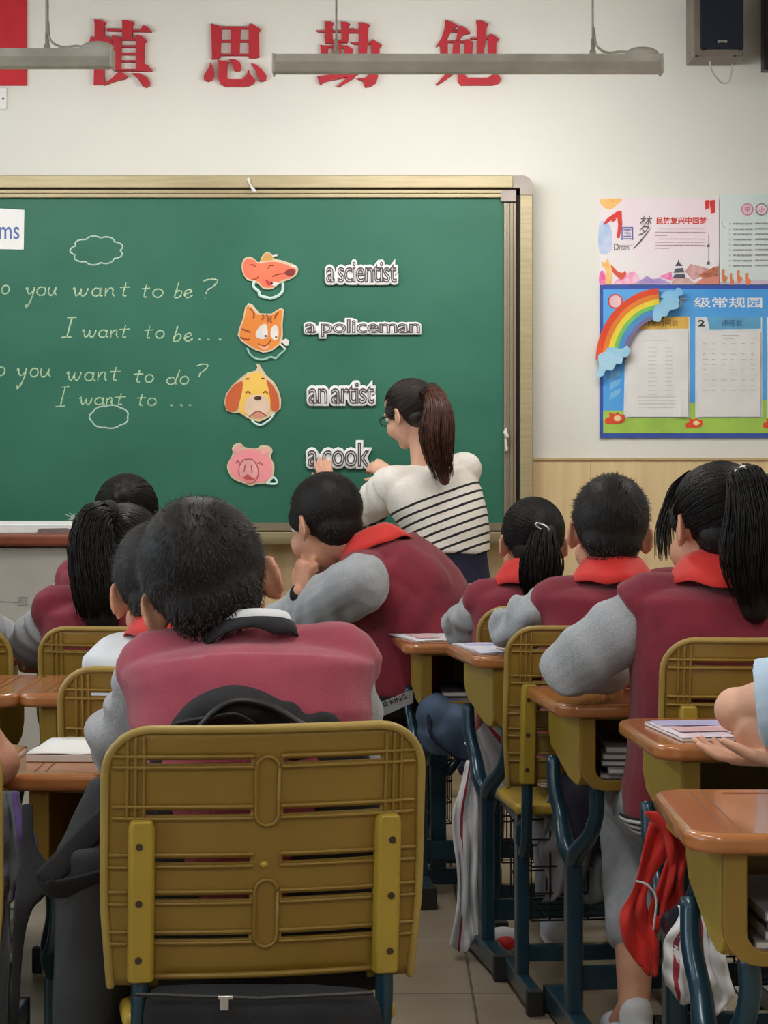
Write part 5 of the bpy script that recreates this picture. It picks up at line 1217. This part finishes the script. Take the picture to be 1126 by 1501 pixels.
    if sp.get('hemband', True):
        rings = torso_rings(sp, g + .009, sp.get('hem', .10) - .085, sp.get('hem', .10) + .06)
        build(MB().loft(rings), 'hem_band', M_blk, t, smooth=True, world=True)
        for q_ in (.2, .5, .8):
            if len(rings) > 1:
                ra, rb_ = rings[0], rings[-1]; pts = [a_.lerp(b_, q_) for a_, b_ in zip(ra, rb_)]; cen = sum(pts, Vector()) / len(pts); pts = [cen + (p_ - cen) * 1.012 for p_ in pts]; pts.append(pts[0])
                build(MB().tube(pts, .004, n=5, cap='flat'), 'white_stripe', M_wht, t, smooth=True, world=True)
    nr_ = nr + .004
    tl = sp.get('ntilt', (0, .35, 1))
    if sp.get('whitecollar', True):
        collar(t, 'shirt_collar', sp.get('colm', M_wht), nk, lat, [(nr_ + .004, nr_ + .006, .026 + .014 * sp.get('cs', 1)), (nr_ + .008, nr_ + .010, .020 + .010 * sp.get('cs', 1)), (nr_ + .030 * sp.get('cs', 1), nr_ + .030 * sp.get('cs', 1), .004)], .0, .012, tl)
    if sp.get('knitcollar'):
        collar(t, 'knit_collar', M_blk, nk, lat, [(nr_ + .010, nr_ + .012, .018), (nr_ + .015, nr_ + .017, .012), (nr_ + .022, nr_ + .022, .000)], .0, .012, tl)
    if sp.get('scarf', True):
        sb = sp.get('scarfback', .035); sc_ = sp.get('scarfs', 1.0)
        collar(t, 'red_scarf', M_scarf, nk, lat, [(nr_ + .008, nr_ + .010, .046), (nr_ + .016, nr_ + .018, .050), (nr_ + .028 * sc_, nr_ + .026 * sc_, .034), (nr_ + .042 * sc_, nr_ + .036 * sc_, .012), (nr_ + .052 * sc_, nr_ + .042 * sc_, -.004)], sb, .016, tl, seed=sp.get('seed', 1))
        fw = Vector((0, 0, 1)).cross(lat) ; fc = nk + fw * (.105 * k + .02) + Vector((0, 0, -.075))
        kn = MB().ell(fc, (.018, .014, .016))
        for s in (-1, 1): kn.tube([fc, fc + lat * s * .02 + Vector((0, 0, -.06)) + fw * .008, fc + lat * s * .045 + Vector((0, 0, -.14)) + fw * .006], [.010, .018, .022], n=10, up=fw, flat=(.3, 1))
        build(kn, 'scarf_knot', M_scarf, t, smooth=True, world=True)
    if hair: hair(t, Mx)
    return t

def V(*a): return Vector(a)
def legs_for(pel, yaw=0, y1=.37, spread=.09, seat=.455, back=.0):
    f = Matrix.Rotation(R(yaw), 3, 'Z'); out = []
    for s in (-1, 1):
        H_ = pel + f @ V(s * .075, .02, 0); H_.z = seat + .07; K_ = pel + f @ V(s * spread, y1, 0); K_.z = seat + .045; A_ = K_ + f @ V(0, .02 - back, 0); A_.z = .09; T_ = A_ + f @ V(0, .13, 0); T_.z = .03
        out.append((H_, K_, A_, T_))
    return out
def PZ(px, z, Y): return V(X_(px, Y), Y, z)

# --- the nearest boy
sp = dict(pelvis=PZ(372, .53, 3.22), neck=P(366, 938, 3.25), cs=.4, head=P(308, 868, 3.30), hrot=(4, -12, -18), hs=1.17, shl=P(236, 988, 3.26), shr=P(494, 976, 3.27), sr=.94, cap=.04, s0=.0, sr0=.060, shb=.82,
          ell=P(178, 1098, 3.36), wrl=P(262, 1092, 3.62), elr=P(505, 1120, 3.42), wrr=P(440, 1096, 3.66), k=1.06, bodym=M_marn2, seed=4, hunch=V(0, -.02, 0), scarf=False, knitcollar=True,
          nr=.052, hn=None, ntilt=(-.1, .3, 1), mid=P(370, 1130, 3.19), hemband=False, pants=M_blk)
sp['legs'] = legs_for(sp['pelvis']); sp.pop('hn')
person('boy with cropped black hair and dusty maroon jacket, nearest the camera, leaning to the left', sp, hair=lambda t, M: short_hair(t, M, 9000, .013))
# --- child in the white shirt
sp = dict(pelvis=PZ(275, .53, 4.12), neck=P(262, 925, 4.10), head=P(238, 868, 4.14), hrot=(10, -10, -6), hs=1.10, shl=P(178, 978, 4.10), shr=P(345, 975, 4.12),
          ell=P(140, 1060, 4.14), wrl=P(220, 1040, 4.42), elr=P(385, 1060, 4.2), wrr=P(320, 1040, 4.45), bodym=M_wht, sleevem=M_wht, seed=6, hemband=False, cuffs=False, k=1.0)
sp['legs'] = legs_for(sp['pelvis'])
person('child in a white shirt and red scarf, half hidden behind the nearest boy', sp, 'shirt', hair=lambda t, M: short_hair(t, M, 3500, .014))
# --- girl with the long loose ponytail
sp = dict(pelvis=PZ(170, .53, 5.06), neck=P(170, 872, 5.04), head=P(184, 822, 5.06), hrot=(-6, -8, 4), hs=1.06, shl=P(86, 898, 5.02), shr=P(246, 898, 5.04),
          ell=P(52, 946, 5.12), wrl=P(60, 956, 5.32), elr=P(270, 950, 5.15), wrr=P(220, 950, 5.4), seed=9, scarf=False)
sp['legs'] = legs_for(sp['pelvis'])
def h_(t, M):
    tied_hair(t, M, (-.045, -.075, .085), n=700)
    ponytail(t, [P(158, 752, 4.98), P(140, 762, 4.93), P(134, 800, 4.91), P(142, 850, 4.90), P(150, 908, 4.90)], [.020, .038, .050, .058, .048], n=420, seed=3, ragged=.06)
    build(MB().tube([P(160, 748, 4.98), P(150, 752, 4.96)], .024, n=12), 'hair_tie', M_blk, t, smooth=True, world=True)
person('girl with a long loose black ponytail hanging over a maroon jacket', sp, hair=h_)
# --- front-row girl
sp = dict(pelvis=PZ(185, .53, 5.92), neck=P(186, 820, 5.90), head=P(186, 764, 5.93), hrot=(0, -8, 0), hs=1.04, shl=P(116, 850, 5.9), shr=P(256, 850, 5.9),
          ell=P(92, 905, 6.0), wrl=P(130, 905, 6.2), elr=P(280, 905, 6.0), wrr=P(240, 905, 6.2), seed=12, vox=.007, scarf=False)
sp['legs'] = legs_for(sp['pelvis'])
def h_(t, M):
    tied_hair(t, M, (.0, -.100, .055), n=500)
    ponytail(t, [P(186, 745, 5.82), P(186, 760, 5.78), P(186, 800, 5.78)], [.018, .030, .024], n=120, seed=5)
person('front-row girl with smooth tied-back black hair, seen above the long-ponytail girl', sp, hair=h_)
# --- boy leaning on his fist
sp = dict(pelvis=PZ(604, .57, 6.46), neck=P(546, 806, 6.50), head=P(477, 768, 6.52), hrot=(42, -12, -2), hs=1.24, cs=.35, hi=.72, bhi=.56, jx=[(P(574, 848, 6.45), (.13, .12, .115)), (P(600, 868, 6.44), (.13, .12, .12)), (P(556, 826, 6.47), (.085, .09, .085))], yin=.16, shb=.8, cap=.02, s0=0., sr0=.062, shl=P(528, 856, 6.26), shr=P(616, 842, 6.60), fwv=V(-.64, .77, 0),
          ell=P(440, 906, 6.58), wrl=P(441, 868, 6.46), elr=P(470, 905, 6.92), wrr=P(400, 905, 7.0), k=1.24, ar=1.0, sr=1.12, seed=15, mid=P(615, 900, 6.50), nr=.058, hemband=False, pants=M_blk,
          ntilt=(-.5, .3, 1), scarfback=.02, cutl=.60, hdl=V(.10, .0, 1), hnl=V(.8, .6, .1), curll=1.25, hk=.95, scarfs=1.25, hem=.14, grow=.014)
_p = sp['pelvis']; sp['legs'] = [(_p + V(-.05, -.05, -.03), V(X_(480, 6.40), 6.38, .50), V(X_(470, 6.40), 6.42, .09), V(X_(420, 6.40), 6.42, .03)), (_p + V(-.03, .12, -.03), V(X_(500, 6.6), 6.64, .50), V(X_(480, 6.6), 6.66, .09), V(X_(430, 6.6), 6.66, .03))]
BB = person('boy in maroon and grey resting his chin on his fist before the teacher', sp, hair=lambda t, M: short_hair(t, M, 4500, .011, zmin=-.045))
# wrist bands, dark cuffs
for q_, mm in ((.70, M_blk), (.80, M_grey), (.88, M_blk)):
    a_ = sp['ell'].lerp(sp['wrl'], q_); build(MB().tube([a_, a_ + (sp['wrl'] - sp['ell']).normalized() * .008], .0385 - .006 * q_, n=18), 'wrist_band', mm, BB, smooth=True, world=True)
# lettered stripe along his thigh
yq = 6.20
st = MB().prism([(X_(a, yq), Z_(b, yq)) for a, b in ((520, 1044), (606, 1011), (606, 1030), (524, 1066))], yq - .002, yq + .004, 'xz')
so_ = build(st, 'trouser_stripe', M_grey, BB, world=True)
l_ = txt('KING KING', M_black, X_(546, yq), X_(600, yq), Z_(1044, yq), Z_(1037, yq), yq - .003, 'stripe_lettering', so_, offset=.02)
c0 = Vector((X_(546, yq) - BB.location.x, 0, Z_(1044, yq) - BB.location.z)); l_.data.transform(Matrix.Translation(c0) @ Matrix.Rotation(R(-21), 4, 'Y') @ Matrix.Translation(-c0)); l_.data.transform(Matrix.Translation((0, 0, .002)))

# --- small girl with the silver clip
sp = dict(pelvis=PZ(772, .52, 5.82), neck=P(776, 852, 5.80), head=P(780, 798, 5.83), hrot=(8, -6, 2), hs=1.02, shl=P(712, 880, 5.78), shr=P(842, 882, 5.80),
          ell=P(676, 918, 5.84), wrl=P(700, 925, 6.05), elr=P(860, 935, 5.9), wrr=P(810, 930, 6.1), k=.92, seed=21)
sp['legs'] = legs_for(sp['pelvis'])
def h_(t, M):
    tied_hair(t, M, (.020, -.105, .020), n=900)
    ponytail(t, [P(797, 786, 5.71), P(796, 800, 5.67), P(793, 835, 5.66), P(790, 878, 5.67)], [.022, .040, .056, .034], n=420, seed=8, ragged=.14)
    cl_ = [P(795, 773, 5.68) + V(.017 * math.cos(a) , -.004, .0075 * math.sin(a) - .008 * math.cos(a)) for a in np.linspace(0, 2 * PI, 17)]
    build(MB().tube(cl_, .0035, n=6, cap='flat'), 'hair_clip', M_silver, t, smooth=True, world=True)
person('small girl with a low black ponytail under an oval silver clip', sp, hair=h_)
# --- short-haired boy
sp = dict(pelvis=PZ(893, .53, 5.12), neck=P(898, 850, 5.10), head=P(893, 783, 5.13), hrot=(3, -6, 4), hs=1.10, shl=P(818, 884, 5.08), shr=P(978, 872, 5.10),
          ell=P(752, 918, 5.14), wrl=P(790, 925, 5.36), elr=P(1010, 930, 5.2), wrr=P(950, 925, 5.4), seed=24, k=1.02, scarfback=.035, scarfs=1.1)
sp['legs'] = legs_for(sp['pelvis'])
person('boy with cropped black hair and red scarf, seated ahead of the tall girl', sp, hair=lambda t, M: short_hair(t, M, 6000, .015, top=1.04))
# --- tall girl with the pearl clip
sp = dict(pelvis=PZ(1045, .55, 4.42), neck=P(1052, 850, 4.40), head=P(1050, 776, 4.42), hrot=(22, -8, 4), hs=1.10, shl=P(955, 888, 4.38), shr=P(1150, 888, 4.40),
          ell=P(836, 978, 4.40), wrl=P(905, 985, 4.62), elr=P(1200, 1010, 4.5), wrr=P(1120, 1000, 4.7), seed=29, k=1.08, scarfback=.045, scarfs=1.2, hem=.08, pants=mat('pale_grey_trousers', (170, 176, 184), .95, rgb2=(156, 162, 170), nscale=60, bump=.3, bscale=300), cuff=.62, sr=1.1)
_p = sp['pelvis']; sp['legs'] = [(_p + V(-.09, .02, -.03), V(X_(930, 4.68), 4.68, .47), V(X_(930, 4.46), 4.46, .10), V(X_(900, 4.58), 4.60, .03)), (_p + V(.08, .02, -.03), V(X_(1040, 4.8), 4.80, .49), V(X_(1040, 4.8), 4.80, .09), V(X_(1040, 4.92), 4.92, .03))]
def h_(t, M):
    tied_hair(t, M, (.045, -.088, .070), n=1100)
    ponytail(t, [P(1086, 705, 4.33), P(1098, 712, 4.27), P(1106, 760, 4.25), P(1104, 820, 4.25), P(1108, 892, 4.26)], [.022, .040, .056, .060, .036], n=520, seed=11, ragged=.16)
    ws_ = MB()
    for i in range(85):
        a_, b_, c_, f_ = rng.uniform(-.02, .02), rng.uniform(-.006, .005), rng.uniform(-.014, .014), rng.uniform(.74, 1.0)
        strandtube(ws_, catmull([M @ V(-.012 + a_, .040, .112), M @ V((-.042 + a_ * .6) * f_, .076 * f_ + b_, .088), M @ V(-.060 * f_, .094 * f_ + b_, .052), M @ V(-.070 * f_ + b_, .094 * f_, .005), M @ V(-.072 * f_ + b_ * 1.4, .088 * f_, -.040 + c_)], 10), [.0009] * 8 + [.0007, .0004])
    x = build(ws_, 'loose_fringe', M_hair, t, smooth=True, world=True); x['kind'] = 'stuff'
    build(MB().ell(P(1090, 689, 4.27), (.010,) * 3, n=12, m=10), 'pearl_clip', M_pearl, t, smooth=True, world=True); build(MB().ell(P(1081, 691, 4.27), (.006, .006, .005), n=12, m=10).tube([P(1079, 691, 4.275), P(1093, 688, 4.275)], .003, n=6), 'clip_bar', M_pearl, t, smooth=True, world=True)
person('tall girl with a high black ponytail and pearl hair clip, elbow spread on the desk', sp, hair=h_)
# --- child in pale blue, at the right edge
sp = dict(pelvis=PZ(1330, .53, 3.62), neck=P(1345, 900, 3.62), head=P(1345, 815, 3.66), hrot=(0, -10, 0), hs=1.08, shl=P(1212, 1006, 3.60), shr=P(1450, 968, 3.62),
          ell=P(1080, 1040, 3.66), wrl=P(1140, 1112, 3.62), elr=P(1360, 1070, 3.80), wrr=P(1128, 1070, 3.90), hdr=V(-1, .1, -.08), hdl=V(-1, .25, .0), hnl=V(0, 0, 1), tsl=-1, bodym=M_blue, sleevem=M_blue, cut=-.30, cuffs=False, seed=33, hemband=False, scarf=False, skin=M_skinl, vox=.0045, k=1.05, curll=.25, curlr=.12, hk=.95, sr=1.15)
sp['legs'] = legs_for(sp['pelvis'])
person('child in a pale blue short-sleeved shirt cut off by the right edge, elbow bare', sp, 'shirt', hair=lambda t, M: short_hair(t, M, 800, .014))
# --- children at the left edge
sp = dict(pelvis=PZ(-200, .53, 3.34), neck=P(-205, 930, 3.36), head=P(-210, 850, 3.40), hrot=(0, -10, 0), hs=1.05, shl=P(-330, 985, 3.34), shr=P(-105, 1000, 3.34),
          ell=P(-370, 1100, 3.45), wrl=P(-280, 1095, 3.65), elr=P(-6, 1118, 3.38), wrr=P(-90, 1090, 3.62), cut=-.45, bodym=M_wht, sleevem=M_wht, cuffs=False, hemband=False, scarf=False, seed=35, vox=.006, ar=1.05)
sp['legs'] = legs_for(sp['pelvis'])
person('child cut off by the left edge, only a bare bent elbow on the desk showing', sp, 'shirt', hair=lambda t, M: short_hair(t, M, 600, .014))
sp = dict(pelvis=PZ(-125, .53, 5.06), neck=P(-125, 850, 5.04), head=P(-130, 790, 5.06), hrot=(0, -10, 0), hs=1.05, shl=P(-200, 895, 5.02), shr=P(-56, 898, 5.04),
          ell=P(-180, 960, 5.12), wrl=P(-130, 950, 5.3), elr=P(-18, 932, 5.20), wrr=P(14, 940, 5.38), seed=39, scarf=False, vox=.006)
sp['legs'] = legs_for(sp['pelvis'])
person('child cut off by the left edge, only a grey sleeve and hand showing', sp, hair=lambda t, M: short_hair(t, M, 500, .014))

# --- the teacher
def stripes_mat(name, d, z0, z1, pitch, base=(232, 226, 218)):
    """white knit with black stripes where the direction d in object space lies between z0 and z1"""
    m = mat(name, base, .9, rgb2=(224, 217, 208), nscale=120, bump=.25, bscale=300); nt = m.node_tree; N = nt.nodes; L = nt.links; b = N['Principled BSDF']
    src = b.inputs['Base Color'].links[0].from_socket; tc = [n for n in N if n.type == 'TEX_COORD'][0]
    vm = N.new('ShaderNodeVectorMath'); vm.operation = 'DOT_PRODUCT'; vm.inputs[1].default_value = d; L.new(tc.outputs['Object'], vm.inputs[0])
    def mth(op, a, v):
        n = N.new('ShaderNodeMath'); n.operation = op; L.new(a, n.inputs[0])
        if isinstance(v, (int, float)): n.inputs[1].default_value = v
        else: L.new(v, n.inputs[1])
        return n.outputs[0]
    u = vm.outputs['Value']; md = mth('FLOORED_MODULO', u, pitch); on = mth('LESS_THAN', md, pitch * .27)
    k = mth('MULTIPLY', mth('MULTIPLY', on, mth('GREATER_THAN', u, z0)), mth('LESS_THAN', u, z1))
    mx = N.new('ShaderNodeMix'); mx.data_type = 'RGBA'; L.new(k, mx.inputs[0]); L.new(src, mx.inputs[6]); mx.inputs[7].default_value = (*lin((34, 34, 34)), 1); L.new(mx.outputs[2], b.inputs['Base Color'])
    return m
YT = 7.95
M_knit = stripes_mat('striped_knit', (-.38, .10, 1.0), -1, 1.108, .0330)
sp = dict(pelvis=PZ(655, .80, YT), neck=P(624, 688, 7.97), head=P(601, 607, 7.99), hrot=(48, -14, -4), hs=1.04, shl=P(578, 708, 7.93), shr=P(680, 688, 8.0),
          ell=P(534, 748, 8.08), wrl=P(484, 714, 8.36), elr=P(622, 748, 8.24), wrr=P(572, 694, 8.36), hdl=V(-.35, .25, 1), hnl=V(.25, 1, 0), hdr=V(-.85, .35, .45), hnr=V(-.1, 1, -.3), tsr=1,
          curll=.3, curlr=.75, k=.98, nr=.045, skin=M_skinl, bodym=M_knit, sleevem=M_knit, cuffs=False, hemband=False, scarf=False, whitecollar=False, cut=.05, hem=.34, waist=.42, seed=44, grow=.018, sr=1.22, vox=.0045, pants=M_navy, hk=1.0,
          mid=P(655, 765, YT - .01), hiplat=V(1, .12, 0).normalized(), prof=[(.0, .130, .110), (.12, .160, .120), (.25, .150, .112), (.42, .128, .100), (.6, .140, .104), (.75, .150, .104), (.86, .142, .090), (.93, .100, .072), (1., .050, .050)], shoe=M_blk)
_p = sp['pelvis']; sp['legs'] = [(_p + V(s * .08, 0, -.05), V(_p.x + s * .09, YT + .03, .44), V(_p.x + s * .09, YT, .09), V(_p.x + s * .09, YT + .13, .03)) for s in (-1, 1)]
def h_(t, M):
    tied_hair(t, M, (.0, -.098, .055), m=M_hairb2, n=1100)
    ponytail(t, [P(626, 580, 7.88), P(636, 578, 7.83), P(642, 605, 7.79), P(640, 645, 7.79), P(652, 704, 7.80)], [.020, .032, .050, .060, .030], m=M_hairb, n=640, seed=14, ragged=.20, core=.66)
    build(MB().tube([P(626, 573, 7.89), P(633, 570, 7.86)], .024, n=12), 'hair_tie', M_blk, t, smooth=True, world=True)
    g = MB()
    for s in (-1, 1): g.tube([M @ V(s * .030 + .020 * math.cos(a), .098, .0 + .017 * math.sin(a)) for a in np.linspace(0, 2 * PI, 19)], .0016, n=5, cap='flat')
    g.tube([M @ V(-.010, .099, .003), M @ V(.010, .099, .003)], .0016, n=5)
    for s in (-1, 1): g.tube([M @ V(s * .050, .098, .004), M @ V(s * .070, .085, .004), M @ V(s * .082, -.002, .004)], .0015, n=5)
    gl = build(g, 'glasses', M_black, t, smooth=True, world=True)
    for s in (-1, 1): build(MB().prism([(s * .030 + .019 * math.cos(a), .016 * math.sin(a)) for a in np.linspace(0, 2 * PI, 17)[:-1]], .0975, .099, 'xz').xf(M), 'lens', M_glass, gl, world=True)
M_hairb2 = mat('soft_black_hair', (34, 27, 25), .4, rgb2=(54, 42, 38), nscale=40, spec=.5)
TE = person('teacher with a long brown ponytail in a white striped knit top at the board', sp, 'knit_top', hair=h_)

# ------------------------------------------------------------------ bags and clothes around the desks
def bag(label, name, cat, prims, m, voxel=.008, seed=2, amp=.006, base=None, sc_=18):
    c = base; t = thing(name, label, cat, c); b = MB(); prims(b)
    remesh(b, 'cloth', m, voxel, 4, disp=folds(seed, amp, sc_), parent=t); return t
def pr2(b):
    b.tube([P(265, 1070, 3.09), P(300, 1045, 3.09), P(350, 1036, 3.09), P(400, 1044, 3.09), P(445, 1068, 3.09)], [.016, .022, .027, .022, .014], sub=5, n=12, flat=(1, 1.3))
t = thing('backpack', 'black rucksack squeezed between the nearest boy and his chair, straps hanging left', 'bag', PZ(387, .45, 3.11))
b = MB(); pr2(b)
b.tube([V(X_(420, 3.08), 3.09, .845), V(X_(420, 3.08), 3.10, .80)], [.02, .04])
b.loft([[V(X_(380, 3.1) + .185 * k * math.copysign(abs(math.cos(a)) ** .7, math.cos(a)), 3.105 + .030 * k * math.copysign(abs(math.sin(a)) ** .7, math.sin(a)), z) for a in np.linspace(0, 2 * PI, 25)[:-1]] for z, k in ((.462, .9), (.50, 1.0), (.70, .95), (.80, .8), (.845, .55))])
remesh(b, 'cloth', M_blk, .007, 4, disp=folds(8, .006, 24), parent=t)
hd_ = MB().tube([P(292, 1066, 3.045), P(318, 1040, 3.05), P(352, 1026, 3.05), P(400, 1036, 3.05), P(446, 1064, 3.045)], .010, sub=5, n=8, up=(0, 1, 0), flat=(1.4, .5)); build(hd_, 'carry_handle', M_black, t, smooth=True, world=True)
build(MB().tube([P(262, 1060, 3.05), P(305, 1052, 3.045), P(345, 1046, 3.04), P(372, 1060, 3.045)], .0035, sub=4, n=6), 'seam', M_black, t, smooth=True, world=True)
# lower body of the bag, bulging out under the backrest
t2 = thing('satchel', 'black satchel with a silver zip puller, under the nearest chair back', 'bag', PZ(387, .30, 3.02))
b = MB(); b.loft([[V(X_(385, 3.0) + .165 * k * math.copysign(abs(math.cos(a)) ** .6, math.cos(a)), 2.985 + .03 * k2 * math.copysign(abs(math.sin(a)) ** .7, math.sin(a)), z) for a in np.linspace(0, 2 * PI, 29)[:-1]] for z, k, k2 in ((.10, .8, .8), (.13, 1, 1), (.40, 1.0, 1), (.46, .98, .9), (.487, .9, .5))])
remesh(b, 'cloth', M_blk, .008, 3, disp=folds(9, .004, 24), parent=t2)
build(MB().box(P(329, 1472, 2.948), (.012, .006, .016)).box(P(331, 1462, 2.948), (.020, .006, .005)), 'zip_puller', M_silver, t2, bevel=.001, world=True)
build(MB().tube([P(200, 1458, 2.952), P(380, 1464, 2.950), P(545, 1456, 2.952)], .003, n=5), 'zip', M_black, t2, world=True)
# side pouch and straps left of the chair
b = MB(); b.loft([[V(P(125, 0, 3.12).x + .045 * k * math.cos(a), 3.12 + .06 * k * math.sin(a), z) for a in np.linspace(0, 2 * PI, 21)[:-1]] for z, k in ((.28, .5), (.34, .95), (.45, 1.05), (.60, .9), (.655, .8))])
b.tube([P(150, 1160, 3.14), P(140, 1250, 3.14), P(135, 1500, 3.14)], [.02, .05, .05], n=14)
remesh(b, 'side_pouch', mat('charcoal_cloth', (44, 46, 50), .9, rgb2=(54, 56, 60), bump=.3, bscale=260), .007, 4, disp=folds(31, .006, 30, (1, 1, .3)), parent=t)
s_ = MB()
s_.tube([P(158, 1195, 3.10), P(115, 1240, 3.08), P(72, 1284, 3.06), P(66, 1292, 3.06), P(80, 1304, 3.06), P(120, 1296, 3.06), P(156, 1286, 3.08)], .017, sub=5, n=8, up=(0, 1, 0), flat=(.16, 1))
build(s_, 'strap', M_blk, t, smooth=True, world=True)
s_ = MB(); s_.tube([P(40, 1180, 3.16), P(42, 1240, 3.14), P(50, 1290, 3.12), P(34, 1330, 3.1), P(26, 1390, 3.1), P(20, 1500, 3.1)], [.008, .010, .026, .014, .008, .007], sub=5, n=8, up=(0, 1, 0), flat=(.2, 1))
build(s_, 'strap', M_blk, t, smooth=True, world=True)

t = bag('crumpled blue bag hanging under the farthest desk of the right row', 'cloth_bag', 'bag', lambda b: (b.ell(P(660, 1068, 6.02), (.085, .07, .075)), b.tube([P(635, 1045, 6.0), P(690, 1100, 6.0)], [.05, .03])), M_denim, base=P(660, 1110, 6.02), seed=12, amp=.010, sc_=30)
build(MB().tube([P(628, 1040, 5.96), P(634, 1080, 5.94), P(668, 1108, 5.94), P(690, 1114, 5.95)], .006, sub=4, n=6), 'piping', M_navy, t, smooth=True, world=True)
def cloth_sheet(name, label, cat, path, m, w0, w1, th=.006, seed=1, stripe=None, rt=(1, 0, 0), fw=(0, -1, 0), pl=2.6, amp=.020, parent=None):
    """a hanging cloth: pleated sheet following path, half widths w0..w1; stripe = list of (u, material)"""
    t = parent or thing(name, label, cat, path[-1]); r2 = np.random.default_rng(seed); rt, fw = Vector(rt), Vector(fw); n, mcols = 30, 25
    cr = catmull([tuple(p) for p in path], n); ph = r2.uniform(0, 6, 4)
    def pt(i, u):
        q = i / (n - 1); w_ = w0 + (w1 - w0) * q + .012 * math.sin(q * 7 + ph[0]); a_ = amp * (.35 + .65 * min(1, q * 2))
        dz = a_ * (math.sin(u * pl * PI + ph[1] + 1.1 * math.sin(q * 4 + ph[2])) * .7 + .35 * math.sin(u * 7 + q * 9 + ph[3]) + .25 * math.sin(q * 21 + u * 3 + ph[0]))
        return Vector(cr[i]) + rt * (u * w_ * (1 + .10 * math.sin(q * 11 + ph[3] + u))) + fw * dz + Vector((0, 0, .012 * math.sin(u * 5 + ph[2]) * q))
    o = build(MB().sheet([[pt(i, u) for u in np.linspace(-1, 1, mcols)] for i in range(n)]), 'cloth', m, t, smooth=True, world=True, solid=th)
    for u0, u1, mm in (stripe or []):
        g = [[pt(i, u) + fw * (th / 2 + .0015) for u in np.linspace(u0, u1, 4)] for i in range(n)]
        build(MB().sheet(g), 'stripe', mm, t, smooth=True, world=True, solid=.002)
    return t
M_stripe = mat('dark_red_stripe', (150, 34, 56), .8)
cloth_sheet('jacket', 'white tracksuit jacket with thin dark red stripe hanging beside the small girl', 'jacket', [P(694, 1115, 5.40), P(692, 1200, 5.38), P(688, 1300, 5.36), P(690, 1390, 5.36)], M_wht, .022, .046, seed=41, stripe=[(-.62, -.5, M_stripe)])
cloth_sheet('jacket', 'pale jacket with dark red stripe slung low behind the fork of a desk', 'jacket', [P(706, 1064, 5.45), P(735, 1112, 5.40), P(775, 1160, 5.30), P(822, 1205, 5.22)], mat('dim_white_cloth', (188, 186, 190), .9, bump=.3, bscale=200), .060, .050, seed=42, rt=(.6, 0, .8), stripe=[(.30, .46, M_stripe)])
t = bag('pink scrap of cloth tucked behind the fork of the second farthest desk', 'cloth_scrap', 'cloth', lambda b: b.ell(P(700, 1054, 5.52), (.016, .02, .03)), mat('pink_cloth', (236, 150, 150), .8), base=P(700, 1066, 5.52), seed=3, amp=.003, voxel=.004)
t = bag('dark navy jacket bundled under the desk of the tall girl', 'jacket', 'jacket', lambda b: (b.ell(P(868, 1180, 4.86), (.07, .07, .09)), b.tube([P(850, 1150, 4.86), P(905, 1160, 4.9)], [.04, .04])), mat('dark_navy_nylon', (38, 38, 66), .6, rgb2=(30, 30, 52), bump=.2, bscale=60), base=P(868, 1240, 4.86), seed=15, amp=.010, sc_=30)
for q in range(3): build(MB().tube([P(860, 1208 + q * 6, 4.79), P(884, 1212 + q * 6, 4.79)], .0022, n=5), 'cuff_stripe', M_wht, t, smooth=True, world=True)
cloth_sheet('sweatshirt', 'grey sweatshirt hanging in folds below the navy jacket', 'jacket', [P(852, 1160, 4.93), P(850, 1210, 4.93), P(850, 1260, 4.93), P(846, 1318, 4.93)], mat('dim_grey_cloth', (132, 132, 136), .95, bump=.3, bscale=200), .075, .085, seed=17, pl=3.2)
# red cloth and drawstring at the second desk
t = thing('scarf', 'red scarf hanging from the second desk beside the fork, twisted to a point', 'scarf', P(955, 1420, 3.95))
cloth_sheet('', '', '', [P(984, 1205, 3.93), P(958, 1260, 3.92), P(936, 1310, 3.92), P(930, 1345, 3.92), P(944, 1390, 3.92), P(956, 1420, 3.92)], M_scarf, .034, .010, seed=19, parent=t, pl=1.6, amp=.012)
cloth_sheet('', '', '', [P(992, 1190, 3.90), P(994, 1240, 3.90), P(984, 1300, 3.91), P(968, 1360, 3.92)], M_scarf, .040, .010, seed=20, parent=t, pl=1.8, amp=.012)
build(MB().tube([P(934, 1292, 3.885), P(950, 1298, 3.885), P(962, 1318, 3.885), P(958, 1362, 3.885)], .0022, n=5, sub=4), 'cord', M_wht, t, smooth=True, world=True)
cloth_sheet('jacket', 'white jacket with maroon trim stuffed low beside the nearest desk leg', 'jacket', [P(1020, 1335, 3.55), P(1022, 1380, 3.52), P(1020, 1430, 3.5), P(1016, 1468, 3.5)], M_wht, .040, .052, seed=43, rt=(.95, 0, -.3), pl=2.2, stripe=[(-.75, -.55, M_stripe), (.1, .25, M_stripe)])
t = bag('white and red cloth on the floor beside the foot of a desk', 'cloth_bundle', 'cloth', lambda b: b.ell(P(738, 1378, 5.45), (.045, .05, .030)), M_wht, base=P(738, 1395, 5.45), seed=23, amp=.006, voxel=.006)
build(MB().ell(P(741, 1382, 5.41), (.026, .03, .018)), 'red_patch', M_scarf, t, smooth=True, world=True)
cloth_sheet('jacket', 'grey jacket with purple strip hanging at the left edge beside the near desk', 'jacket', [P(8, 1160, 3.30), P(10, 1210, 3.28), P(12, 1275, 3.28), P(12, 1310, 3.28)], mat('slate_cloth', (96, 100, 108), .9, bump=.3, bscale=200), .030, .024, seed=47, amp=.010, stripe=[(.55, .95, mat('purple_cloth', (92, 66, 130), .8))])
